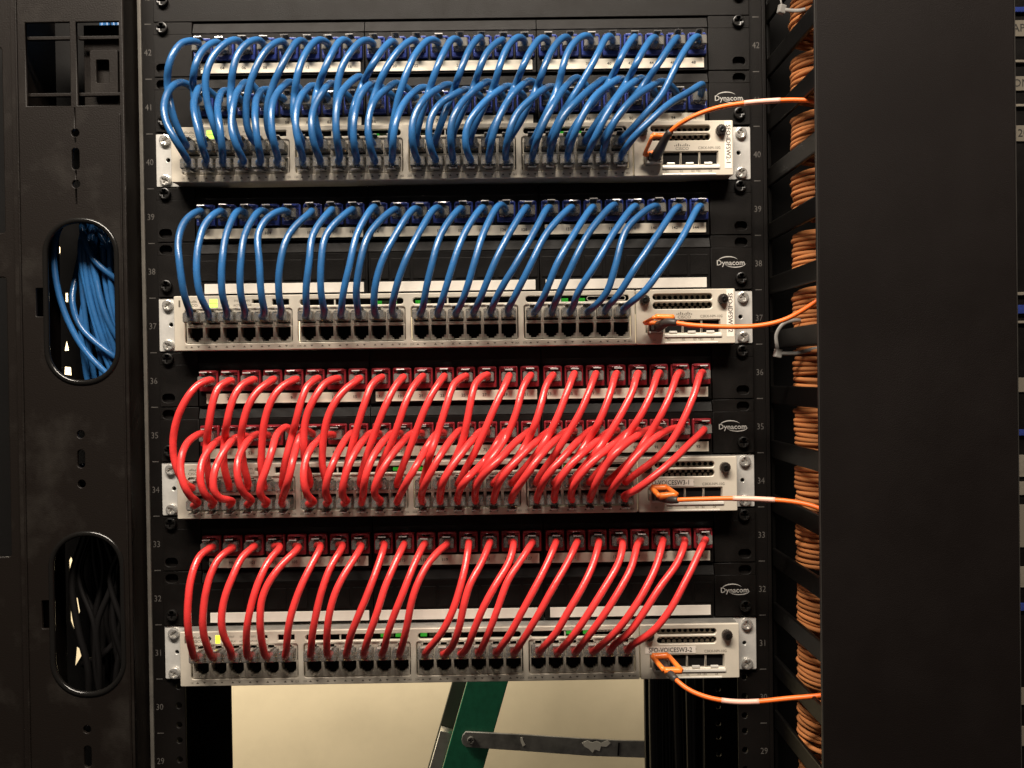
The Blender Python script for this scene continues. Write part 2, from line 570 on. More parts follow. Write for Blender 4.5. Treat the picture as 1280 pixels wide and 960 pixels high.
plate('latch', rr(-284, -262, 203.5, 238, 1.5, 3), [rr(-279, -269, 212, 230, 1, 3)], -22.5, 3, M['manager'], vm, 0.5)
box('latch_backing', -291.5, -258.8, -16, -14, 189, 260, M['manager'], vm, 0.4)
# dark rear sheet added to block the bright wall, cut out where it shows
rear_holes = [[(-368, 232), (-367.4, 242), (-364, 242), (-362.6, 232)], rect(-355.2, -352.4, 91, 97), rect(-349.2, -346.4, 48, 56),
              [(-351, 5), (-348.5, 16), (-346.4, 5)], [(-351.5, -16), (-351, -9), (-345, -10), (-344.6, -17)],
              [(-350, -192), (-350.5, -181), (-348, -177), (-345, -188)], [(-350, -235), (-350, -217), (-343, -214), (-341, -226), (-347, -243)],
              [(-347, -276), (-345, -257), (-338, -262)], [(-338, -294), (-334.5, -290), (-334.5, -295)]]
plate('rear_sheet', rect(-420, -256.5, -420, 330), rear_holes, 60, 2, M['dark'], vm)

bb = thing('blue_cable_bundle', (-285, 20, -30), 'blue cables hanging inside the upper oval opening of the left manager', 'cables')
for k, pts in enumerate([
        [(-318, 14, 135), (-321.5, -4, 100), (-321.9, -10, 76), (-318, -12, 50), (-311, -12, 27), (-298.7, -11, 3), (-283, -10, -15), (-268, -2, -32), (-260, 20, -50)],
        [(-308, 10, 140), (-303, -2, 104), (-298, -6, 88), (-290, -8, 74), (-276, -6, 61), (-264, 2, 50), (-259.5, 24, 40)],
        [(-300, 20, 140), (-296, 8, 110), (-287, 2, 92), (-276, 0, 78), (-265, 8, 66), (-259.5, 26, 58)],
        [(-306, 34, 150), (-310, 26, 110), (-314, 10, 66), (-313, 0, 42), (-307, -2, 24), (-296, -4, 12), (-283, -4, 1), (-270, 2, -10), (-260.5, 20, -20)],
        [(-306, 20, 130), (-303, 6, 80), (-303.5, 2, 48), (-306, 0, 22), (-304, 0, -5), (-302, 6, -40), (-302, 12, -80)],
        [(-298, 24, 125), (-296, 12, 70), (-297, 8, 30), (-294, 8, -10), (-293, 12, -80)],
        [(-300, 14, 130), (-295, 2, 90), (-291, -4, 60), (-285, -6, 36), (-276, -4, 14), (-266, 4, -2), (-260, 24, -12)],
        [(-303, 18, 125), (-298, 6, 92), (-294, 2, 62), (-288, 0, 34), (-280, 2, 8), (-270, 10, -14), (-262, 28, -30)],
        [(-290, 22, 130), (-284, 10, 96), (-278, 6, 76), (-270, 8, 56), (-261, 26, 38)],
        [(-290, 26, 110), (-287, 16, 60), (-283, 12, 20), (-281, 14, -20), (-280, 18, -80)],
        [(-285, 20, 130), (-276, 8, 104), (-267, 10, 86), (-260, 26, 72)],
        [(-294, 24, 100), (-291, 14, 40), (-288, 12, 0), (-285, 14, -40), (-284, 16, -80)],
        [(-284, 16, 70), (-279, 8, 44), (-272, 8, 24), (-262, 26, 6)],
        [(-310, 26, 125), (-309, 18, 70), (-310, 16, 20), (-308, 18, -80)]]):
    pts = [(p[0], p[1] + (26 if p[2] > 122 else 1), p[2]) for p in pts]
    tube('cord', smooth_path(spline(pts, 4)), 2.5, M['blue'], bb, 8)
random.seed(21)
for k in range(24):
    x = -309 + k * 1.8 + random.uniform(-2, 2)
    y = 5 + random.uniform(-7, 14)
    drift = random.uniform(6, 26)
    top = 290 if k % 3 == 0 else 150
    pts = [(x * 0.5 - 152, y + 44, top), (x - 3, y + 26, 134), (x + random.uniform(-3, 3), y, 85), (x + drift * 0.25, y - 2, 45), (x + drift * 0.6, y, 10), (x + drift, y + 6, -25), (min(x + drift * 1.4, -262), y + 14, -80)]
    pts = [(min(p[0], -261), p[1], p[2]) for p in pts]
    tube('cord', smooth_path(spline(pts, 4)), 2.4, M['blue'], bb, 8)

kb = thing('black_cable_bundle', (-285, 20, -270), 'black cables hanging inside the lower oval opening of the left manager', 'cables')
for k, (pts, y) in enumerate([
        ([(-306, 0, -120), (-304, 0, -170), (-298, 0, -215), (-300, 0, -290)], 10),
        ([(-298, 0, -120), (-290, 0, -160), (-280, 0, -200), (-282, 0, -290)], 6),
        ([(-285, 0, -130), (-278, 0, -170), (-266, 0, -195), (-255, 0, -205)], 14),
        ([(-262, 0, -200), (-274, 0, -225), (-281, 0, -255), (-284, 0, -290)], 0),
        ([(-256, 0, -185), (-268, 0, -215), (-274, 0, -255), (-275, 0, -290)], 8),
        ([(-312, 0, -255), (-300, 0, -250), (-290, 0, -243), (-280, 0, -232)], 4),
        ([(-288, 0, -120), (-292, 0, -165), (-296, 0, -190), (-288, 0, -240), (-292, 0, -290)], 24),
        ([(-272, 0, -130), (-268, 0, -180), (-274, 0, -230), (-268, 0, -290)], 26)]):
    path = spline([(max(-330, min(p[0], -260)), y, p[2]) for p in pts], 4)
    tube('cord', path, 2.8, M['black_cord'], kb, 8)
random.seed(8)
for k in range(22):
    x = -312 + k * 2.3 + random.uniform(-3, 3)
    y = random.uniform(-8, 34)
    s1, s2 = random.uniform(-14, 14), random.uniform(-14, 14)
    pts = [(x + s2, y + 10, -90), (x - s1 * 0.6, y + 3, -140), (x + s1, y, -180), (x + s2 * 0.5, y - 3, -220), (x - s1 * 0.8, y, -258), (x + s2, y + 8, -320)]
    pts = [(max(-316, min(p[0], -261)), p[1], p[2]) for p in pts]
    tube('cord', smooth_path(spline(pts, 4)), random.uniform(1.9, 2.9), M['black_cord'], kb, 8)

# ------------------------------------------------------------------ right: fingers, orange bundles, cover, neighbour
fm = thing('finger_manager', (262, 0, -700), 'black cable manager with projecting fingers right of the rack', 'cable manager')
box('spine', 257.0, 259.6, 2, 40, -420, 420, M['finger'], fm, 0.4)
finger_me = box_mesh(-1.4, 1.4, -108, 2, -7.4, 7.4, M['finger'], 1.1)
for n in range(29, 44):
    put('finger', finger_me, fm, (257.9, 0, zt(n) + 3.0))
box('back_sheet', 262, 386, 38, 40, -420, 420, M['dark'], fm)
random.seed(11)
for n in range(29, 44):
    z0 = zt(n) + 3 - 5.0
    name = {43: 'above rack number 43', 29: 'below rack number 30'}.get(n, '')
    lab = '%s orange fibre bundle from the top between the right manager fingers' % ordinal(43 - n)
    bu = thing('fibre_bundle', (275, -60, z0 - 36), lab, 'fibre bundle', 'orange fibre bundles between the fingers')
    m = 9 if n % 3 else 8
    for k in range(m):
        z = z0 - 6.5 - k * (28.5 / (m - 1)) + random.uniform(-0.5, 0.5)
        x = 261.6 + random.uniform(-0.5, 0.6)
        yb = -37 + random.uniform(-2, 2)
        dz = random.uniform(-2, 2)
        path = smooth_path(spline([(x + 40, yb + 10, z - 3), (x + 14, yb + 4, z - 1), (x + 3.0, yb - 0.5, z), (x + 0.3, yb - 7, z), (x + 1.2, yb - 18, z + dz * 0.3), (x + 6.5, yb - 29, z + dz * 0.7),
                                   (x + 16, yb - 35, z + dz), (x + 30, yb - 38, z + dz), (x + 60, yb - 40, z + dz)], 3), 2)
        tube('cord', path, 1.85, M['bundle'], bu, 8)
        if k % 2 == 0:
            path = [p + Vector((4.2, 3.5, 2.2)) for p in path]
            tube('cord', path, 1.85, M['bundle'], bu, 8)

cv = thing('manager_cover', (320, -120, -420), 'wide flat black cover of the cable manager at the right', 'cover')
box('face', 252.6, 387.2, -121, -117.5, -420, 420, M['cover'], cv, 0.8)
box('edge_strip', 251.9, 252.6, -120.4, -117.8, -420, 420, M['cover_edge'], cv, 0.2)
box('edge_strip', 387.2, 388.2, -120.2, -104, -420, 420, M['cover_edge'], cv, 0.2)

nb = thing('neighbour_panel', (500, 0, -400), 'sliver of a neighbouring rack with pale labels at the right edge', 'rack')
plate('face', rect(440, 560, -420, 420), [], 2, 3, M['panel'], nb)
for x0, z0, z1, txt, m in ((457.0, 248.7, 261.8, 'AP', 'dull_label'), (458.6, 204.4, 216.1, 'ON', 'dull_label'), (459.8, 163, 176, '20', 'dull_label'),
                           (460.0, -42.3, -30.5, '', 'dull_label'), (459.8, -112, -94, '', 'grille'), (459.8, -127, -116, '', 'grille'),
                           (459.8, -170, -135, '', 'dull_label'), (459.8, -203, -186, '', 'grille'), (459.8, -300, -286, '', 'dull_label'), (459.8, -334, -318, '', 'dull_label')):
    t = box('label_plate', x0, x0 + 60, 0.5, 2, z0, z1, M[m], nb, 0.2)
    if txt:
        lettering('lettering', [(txt, x0 + 6.0, (z0 + z1) / 2, 9.0)], 0.3, M['ink'], t)
for x0, z0, z1, m in ((459.5, 268, 272, 'jack_blue'), (459.5, 22, 29, 'jack_blue'), (459.5, -78, -73, 'jack_blue'), (459, 37, 39.5, 'grille'), (459, 14, 16, 'grille'), (459.5, -222, -216, 'jack_blue'),
                      (458, 227, 229, 'grille'), (459, 191, 193, 'grille')):
    box('strip_line', x0, x0 + 60, -1, 2, z0, z1, M[m], nb, 0.3)

for label, pts, head, tail in (
        ('grey nylon tie near the top of the finger manager', [(250, -50, 282), (247, -56, 270), (248, -60, 258), (249, -61, 250)], (249, -61, 247), [(249, -62, 246.5), (260, -63, 245), (268, -66, 245.5), (284, -70, 247)]),
        ('grey nylon tie looping under the second orange fibre lead', [(270, -50, 14), (258, -58, 15.5), (247, -62, 12.5), (242, -62, 5), (242.5, -61, -3), (243.5, -60, -7)], (243.5, -60, -9), [(243, -61, -9), (258, -62, -9), (268, -66, -6.5), (282, -72, -5.0)])):
    tz = thing('cable_tie', head, label, 'cable tie')
    tube('strap', spline(pts, 2), 1.5, M['tie'], tz, 8, flat=0.45)
    put('head', box_mesh(-2.6, 2.6, -2.2, 2.2, -3.2, 3.2, M['tie'], 0.7), tz, head, (0.1, 0.2, 0.25))
    tube('tail', spline(tail, 2), 1.5, M['tie'], tz, 8, flat=0.45)

rb = thing('rear_cable_bundle', (215, 280, -700), 'dark bundle of black cables hanging behind the right post', 'cables')
random.seed(4)
for k in range(16):
    x = 196 + k * 5.8
    y = 230 + random.uniform(-25, 40)
    path = spline([(x + random.uniform(-3, 3), y, z) for z in range(-700, 60, 110)], 12)
    tube('cord', path, 5.2, M['black_cord'], rb, 8)
tube('cord', smooth_path(spline([(150, 150, -260), (168, 140, -300), (192, 135, -313), (212, 135, -306), (226, 140, -285)], 4)), 3.4, M['black_cord'], rb, 8)
box('cord_backing', 193, 292, 275, 285, -700, 60, M['dark'], rb)  # wide dark slab added behind the cords against the bright wall

# ------------------------------------------------------------------ patch panels
PANELS = [(42, 'blue', True, 'top', 2), (39, 'blue', False, 'second', 98), (36, 'red', True, 'third', 1), (33, 'red', False, 'lowest', 97)]


def jack_x(i):
    return -1.3 + 139.0 * (i // 8 - 1) + 17.2 * (i % 8 - 3.5)


JACK_DZ = 23.6
JACK = {}
for c in ('blue', 'red'):
    JACK[c] = plate_mesh(rr(-7.5, 7.5, -8.4, 8.2, 0.8, 2), [[(-5.95, -4.6), (5.95, -4.6), (5.95, 4.4), (3.2, 4.4), (3.2, 6.4), (-3.2, 6.4), (-3.2, 4.4), (-5.95, 4.4)]], -3.0, 12, M['jack_' + c], 0.5)
JACK_LIP = {c: box_mesh(-6.4, 6.4, -4.4, -2.6, 6.6, 8.4, M['jack_' + c], 0.4) for c in ('blue', 'red')}
JACK_BACK = box_mesh(-6.9, 6.9, 0, 1, -7.4, 7.4, M['dark'])
BLANK = box_mesh(-7.4, 7.4, -0.9, 2, -8.3, 8.3, M['panel'], 0.4)
SEAMS = [-1.3 - 208.5, -1.3 - 69.5, -1.3 + 69.5, -1.3 + 208.5]


def lip_mesh(x0, x1):
    v = []
    for x in (x0, x1):
        v += [(x, 2, -0.4), (x, -1.2, -0.4), (x, -4.6, -9.4), (x, -4.0, -10.2), (x, 2, -10.2)]
    f = [(0, 1, 2, 3, 4), (9, 8, 7, 6, 5)] + [(i, i + 5, (i + 1) % 5 + 5, (i + 1) % 5) for i in range(5)]
    return raw(v, f, M['panel'])


panel_root = {}
for top, col, both, where, first in PANELS:
    lab = {42: 'top black patch panel with two full rows of blue jacks', 39: 'second black patch panel with one row of blue jacks over blank row',
           36: 'third black patch panel with two full rows of red jacks', 33: 'lowest black patch panel with one row of red jacks over blank row'}[top]
    pp = thing('patch_bay', (0, 0, zt(top) - 2 * U), lab, 'patch panel', 'patch panels in the rack')
    panel_root[top] = pp
    box('light_block', -219, 219, 7, 40, zt(top) - 2 * U - 0.3, zt(top) + 0.3, M['dark'], pp)  # unseen box added so wall light stays out of the seams
    for r in (0, 1):
        n = top - r
        zu = zt(n)
        has = both or r == 0
        segs = [(-241.3, SEAMS[0])] + list(zip(SEAMS[:-1], SEAMS[1:])) + [(SEAMS[3], 241.3)]
        for k, (x0, x1) in enumerate(segs):
            x0, x1 = x0 + 0.35, x1 - 0.35
            end = k in (0, 4)
            holes = []
            if end:
                sx = -234.2 if k == 0 else 232.4
                hz = zu - (37.2 if r == 0 else 6.0)
                hole = rr(sx - 5.2, sx + 5.2, hz - 3.6, hz + 3.6, 3.5, 4)
                if r == 0:
                    holes = [hole]
            elif has:
                holes = [rr(jack_x((k - 1) * 8 + j) - 7.7, jack_x((k - 1) * 8 + j) + 7.7, zu - JACK_DZ - 8.6, zu - JACK_DZ + 8.4, 0.8, 2) for j in range(8)]
            plate('end_plate' if end else 'module_plate', rect(x0, x1, zu - U + 0.45, zu - 10.2), holes, -4, 3, M['panel'], pp, 0.3)
            if end and r == 1:
                # lip with its mounting hole
                plate('end_plate', rect(x0, x1, zu - 10.2, zu - 0.4), [hole], -4, 3, M['panel'], pp, 0.3)
            elif end:
                plate('end_plate', rect(x0, x1, zu - 10.2, zu - 0.4), [], -4, 3, M['panel'], pp, 0.3)
            else:
                put('lip', lip_mesh(x0 - (x0 + x1) / 2, x1 - (x0 + x1) / 2), pp, ((x0 + x1) / 2, 0, zu))
            if end:
                box('hole_backing', x0 + 2, x1 - 2, 3.2, 3.8, zu - U + 1, zu - 1, M['dark'], pp)
        for sx in (-233.7, 231.8):
            put('mounting_screw', SCREW_BLACK, pp, (sx, -4, zu - 5.4 if r == 0 else zu - 35.2))
        if has:
            for i in range(24):
                j = put('jack', JACK[col], pp, (jack_x(i), -4, zu - JACK_DZ))
                put('jack_lip', JACK_LIP[col], j, (jack_x(i), -4, zu - JACK_DZ))
            box('jack_backing', SEAMS[0], SEAMS[3], 5.0, 6.0, zu - 40, zu - 12, M['dark'], pp)
        else:
            for i in range(24):
                put('blank_insert', BLANK, pp, (jack_x(i), -3.9, zu - JACK_DZ))
        for g in range(3):
            cx = -1.3 + 139 * (g - 1)
            st = box('label_strip', cx - 64.8 + (2.0 if g == 0 else 0), cx + 66.0, -5.2, -4.0, zu - 42.2, zu - 34.2, M['strip'] if has else M['blank_strip'], pp, 0.25)
            if has:
                items = []
                for j in range(8):
                    i = g * 8 + j
                    num = first + 2 * i + (48 if r == 1 else 0)
                    items.append((('%02d' if col == 'blue' else '%d') % num, jack_x(i) - 2.5 + 0.3 * math.sin(i * 7.0), zu - 38.2, 3.3, 0, 1.05, 0.012))
                lettering('lettering', items, -5.3, M['ink'], st)
    # maker's mark on the lower right end plate
    zl = zt(top - 1) - 22.4
    items = [('Dynacom', 223.6, zl - 0.3, 6.0, 0, 1.0, 0.010)]
    for (cx, cz, rx, rz, a0, a1, wmax) in ((221.5, zl + 0.6, 8.5, 4.6, 25, 178, 0.8), (227.5, zl - 0.6, 8.5, 3.6, 200, 358, 0.7)):
        pts_o, pts_i = [], []
        for q in range(15):
            a = math.radians(a0 + (a1 - a0) * q / 14)
            wd = wmax * math.sin(math.pi * q / 14) + 0.05
            pts_o.append((cx + rx * math.cos(a), cz + rz * math.sin(a)))
            pts_i.append((cx + (rx - wd) * math.cos(a), cz + (rz - wd) * math.sin(a)))
        for q in range(14):
            items.append(('poly', [pts_o[q], pts_o[q + 1], pts_i[q + 1], pts_i[q]]))
    lettering('maker_mark', items, -4.15, M['logo'], pp)

# ------------------------------------------------------------------ switches


def port_x(i):
    return -171.3 + 89.5 * (i // 6) + 13.9 * (i % 6 - 2.5)


YB = -20.0                      # bezel face
PORT_UP, PORT_LOW = 18.0, 31.4  # dz of the two port rows
_open = [(-5.9, 5.5), (-5.9, -2.5), (-4.1, -2.5), (-4.1, -4.2), (-2.5, -4.2), (-2.5, -5.7), (2.5, -5.7), (2.5, -4.2), (4.1, -4.2), (4.1, -2.5), (5.9, -2.5), (5.9, 5.5)]
PORT_MESH = plate_mesh(rect(-6.9, 6.9, -6.6, 6.6), [_open], 0, 9, M['port'], 0.15)
CAGE_MESH = plate_mesh(rect(-7.1, 7.1, -5.2, 5.2), [rect(-6.75, 6.75, -4.8, 4.8)], 0, 40, M['port'], 0.08)
CAGE_SHADE = plate_mesh(rect(-6.74, 6.74, -4.79, 4.79), [], 1.6, 30, M['dark'])  # dark block in the slot stands in for its inner shade
TAB = box_mesh(-3.1, 3.1, -1.2, 0.6, -0.9, 0.9, M['tab'], 0.3)
THUMB = None


def thumbscrew_mesh():
    v, f = [], []
    prof = [(0.0, 3.6), (-0.4, 4.1), (-4.2, 4.1), (-5.0, 3.5), (-5.2, 1.8)]
    n = 28
    for y, r in prof:
        for k in range(n):
            q = r * (1.0 if k % 2 or r < 3 else 0.93)
            a = 2 * math.pi * k / n
            v.append((q * math.cos(a), y, q * math.sin(a)))
    for i in range(len(prof) - 1):
        for k in range(n):
            l = (k + 1) % n
            f.append((i * n + k, i * n + l, (i + 1) * n + l, (i + 1) * n + k))
    f.append(tuple((len(prof) - 1) * n + k for k in range(n)))
    return raw(v, f, M['thumb'])


THUMB = thumbscrew_mesh()
THUMB_CORE = screw_mesh(2.0, 0.8, M['black_screw'])

SWITCHES = [(40, 'topmost beige network switch packed with blue cables in both port rows', 'SFO-IDFSW2-1', True),
            (37, 'second beige network switch with blue cables only in its upper ports', 'SFO-IDFSW2-2', True),
            (34, 'third beige network switch packed with red cables in both port rows', 'SFO-VOICESW3-1', False),
            (31, 'lowest beige network switch with red cables only in its upper ports', 'SFO-VOICESW3-2', False)]
for u, lab, tape_text, vertical in SWITCHES:
    zu = zt(u)
    z_ = lambda dz: zu - dz
    sw = thing('network_switch', (0, 0, zu - U), lab, 'network switch', 'network switches in the rack')
    # front bezel with real openings
    holes = []
    for g in range(4):
        cx = -171.3 + 89.5 * g
        holes.append(rr(cx - 42.6, cx + 42.4, z_(38.5), z_(11.2), 2.2, 4))
        if g:
            holes.append(rr(cx - 41.0, cx + 41.0, z_(9.2), z_(4.4), 2.3, 5))
    holes.append(circ(-199.6, z_(6.4), 2.0))
    holes.append(rr(-144.6, -131.4, z_(8.6), z_(4.0), 0.4, 2))
    holes.append(rr(-160.5, -153.0, z_(7.0), z_(4.2), 0.4, 2))
    plate('bezel', rr(-222.5, 142.9, z_(44.1), z_(0.6), 1.0, 3), holes, YB, 3.2, M['bezel'], sw, 0.55)
    plate('shell', rect(-221.8, 221.8, z_(43.7), z_(0.9)), [rect(-220.6, 220.6, z_(42.6), z_(2.0))], YB + 3.2, 250, M['shell'], sw, 0)
    # ears with their screws
    for side in (-1, 1):
        xs = sorted((side * 222.6, side * 241.3))
        ear = plate('ear', rr(xs[0], xs[1], z_(43.7), z_(0.7), 1.2, 3), [circ(side * 231.6, z_(22.0), 1.7)], -2.4, 2.4, M['ear'], sw, 0.35)
        for dz in (6.2, 38.6):
            put('ear_screw', SCREW_CHROME, ear, (side * 233.4, -2.4, z_(dz)), (0, 0.5 + dz + side, 0))
        xs = sorted((side * 221.9, side * 223.4))
        box('ear_bracket', xs[0], xs[1], -16.5, 60, z_(42.5), z_(2.0), M['shell'], sw, 0.2)
    # ports
    for g in range(4):
        cx = -171.3 + 89.5 * g
        box('port_backing', cx - 43, cx + 43, YB + 10.6, YB + 12, z_(39.5), z_(10), M['dark'], sw)
    for i in range(24):
        put('port', PORT_MESH, sw, (port_x(i), YB + 1.3, z_(PORT_UP)), (0, math.pi, 0))
        put('port', PORT_MESH, sw, (port_x(i), YB + 1.3, z_(PORT_LOW)))
    # slots above the ports: dark board with a few lit indicators, a post in each slot
    for g in range(1, 4):
        cx = -171.3 + 89.5 * g
        box('slot_board', cx - 41.5, cx + 41.5, YB + 7, YB + 8, z_(10.2), z_(3.2), M['dark'], sw)
        box('slot_post', cx - 14.0, cx - 12.9, YB + 0.8, YB + 3, z_(9.3), z_(4.3), M['bezel'], sw)
    for g, x, m in ((1, 20.5, 'led_dim'), (1, 32.5, 'led_dim'), (2, -37.0, 'led_dim'), (3, -9.5, 'led_dim'), (3, 4.0, 'led_dim'), (1, 26, 'led_off'), (2, -30, 'led_off')):
        cx = -171.3 + 89.5 * g
        box('indicator', cx + x - 2.6, cx + x + 2.6, YB + 5.4, YB + 6.8, z_(8.8), z_(6.0), M[m], sw, 0.3)
    badge_x = -171.3 + 89.5 * 3 + 23.0
    bd = plate('badge', rr(badge_x - 15.5, badge_x + 15.5, z_(8.7), z_(4.9), 1.8, 5), [rr(badge_x - 15.0, badge_x + 15.0, z_(8.2), z_(5.4), 1.35, 5)], YB + 0.7, 0.8, M['port'], sw)
    # status area
    box('mode_button', -201.1, -198.1, YB + 0.8, YB + 4, z_(7.9), z_(4.9), M['thumb'], sw, 0.4)
    lm = M['led'] if vertical else M['led_yellow']
    w2 = 6.2 if vertical else 3.6
    for dz in (3.6, 7.0):
        box('status_light', -194.0, -194.0 + w2, YB - 0.35, YB + 0.1, z_(dz + 2.9), z_(dz), lm, sw, 0.1)
    box('socket_back', -161, -131, YB + 6, YB + 7, z_(9), z_(3.4), M['dark'], sw)
    items = [('CISCO', -208.5, z_(8.3), 3.0, 0, 1.15)]
    for q, h in enumerate((0.8, 1.3, 2.0, 1.3, 0.8, 1.3, 2.0, 1.3, 0.8)):
        items.append(('poly', rect(-212.6 + q * 1.0, -212.1 + q * 1.0, z_(6.0), z_(6.0 - h))))
    for x, a, b in ((-172.5, 'SYST', 'ACTV'), (-164.0, 'XPS', 'S-PWR'), (-181.5, 'STAT', 'DUPLX')):
        items += [(a, x, z_(5.0), 2.2), (b, x, z_(8.6), 2.2)]
    items.append(('MODE', -199.6, z_(9.8), 1.6))
    items.append(('poly', rect(-218.6, -217.2, z_(9.4), z_(4.0))))
    lettering('status_print', items, YB - 0.12, M['grey_ink'], sw)
    items = []
    for i in range(24):
        for sx, up in ((-2.7, 1), (2.7, -1)):
            x, z = port_x(i) + sx, z_(41.2)
            items.append(('poly', [(x - 1.15, z - 0.65 * up), (x + 1.15, z - 0.65 * up), (x, z + 0.75 * up)]))
    for g in range(4):
        items.append(('%dX' % (12 * g + 1), port_x(6 * g) - 7.2, z_(41.3), 2.3, 0, 0.9))
        items.append(('%dX' % (12 * g + 12), port_x(6 * g + 5) + 6.6, z_(41.3), 2.3, 0, 0.9))
    lettering('port_print', items, YB - 0.12, M['grey_ink'], sw)
    # uplink module
    holes = [rr(157.0, 204.4, z_(9.0), z_(4.3), 2.3, 5), rr(157.0, 204.4, z_(16.2), z_(10.9), 2.6, 5), rr(151.2, 210.6, z_(35.4), z_(25.0), 0.6, 2)]
    up = plate('uplink_plate', rr(143.6, 222.5, z_(44.1), z_(0.6), 1.0, 3), holes, YB - 0.4, 3.2, M['bezel'], sw, 0.55)
    gh = []
    for r_, dzs in ((0, (6.7,)), (1, (12.3, 15.4))):
        for dz in dzs:
            for q in range(11):
                gh.append(circ(158.2 + q * 4.45 + (0.0 if dz != 15.4 else 0.0), z_(dz), 1.55 if r_ else 1.7, 8))
    plate('vent_grille', rect(154, 207, z_(18), z_(2.6)), gh, YB + 4.2, 0.8, M['grille'], up)
    box('vent_backing', 154, 207, YB + 9, YB + 10, z_(18), z_(2.6), M['dark'], up)
    for x in (150.2, 212.4):
        ts = put('thumbscrew', THUMB, sw, (x, YB - 0.4, z_(8.9)))
        put('thumbscrew_core', THUMB_CORE, ts, (x, YB - 5.6, z_(8.9)))
    for q in range(4):
        x = 158.7 + 14.8 * q
        cg = put('module_cage', CAGE_MESH, sw, (x, YB + 0.6, z_(30.2)))
        put('cage_shade', CAGE_SHADE, cg, (x, YB + 0.6, z_(30.2)))
        if q:
            put('spring_tab', TAB, cg, (x - 0.6, YB + 0.2, z_(34.6)))
    box('ledge', 166.0, 211.5, YB - 1.5, YB - 0.3, z_(38.6), z_(36.4), M['tab'], up, 0.4)
    box('ledge', 166.0, 208.5, YB - 1.1, YB - 0.3, z_(43.6), z_(42.5), M['tab'], up, 0.3)
    items = [('C3KX-NM-10G', 203.4, z_(22.4), 2.9, 0, 0.95)]
    for q, h in enumerate((0.9, 1.5, 2.3, 1.5, 0.9, 1.5, 2.3, 1.5, 0.9)):
        items.append(('poly', rect(175.8 + q * 1.45, 176.5 + q * 1.45, z_(20.9), z_(20.9 - h))))
    if vertical:
        items.append(('CISCO', 181.9, z_(22.8), 3.2, 0, 1.15))
    for q, t in enumerate(('G1', 'TE1', 'G2', 'G3  TE2', 'G4')):
        items.append((t, 158 + q * 11.5, z_(40.6), 2.2))
    lettering('uplink_print', items, YB - 0.52, M['grey_ink'], up)
    if vertical:
        tp = box('name_tape', 215.6, 221.2, YB - 0.62, YB - 0.35, z_(38.8), z_(1.2), M['tape'], sw)
        lettering('lettering', [(tape_text, 218.4, z_(19.8), 5.0, -90, 0.98, 0.008)], YB - 0.75, M['ink'], tp)
    else:
        tp = box('name_tape', 147.4, 187.6, YB - 0.75, YB - 0.45, z_(23.6), z_(18.2), M['tape'], sw)
        lettering('lettering', [(tape_text, 167.4, z_(20.9), 5.2, 0, 0.86, 0.008)], YB - 0.9, M['ink'], tp)

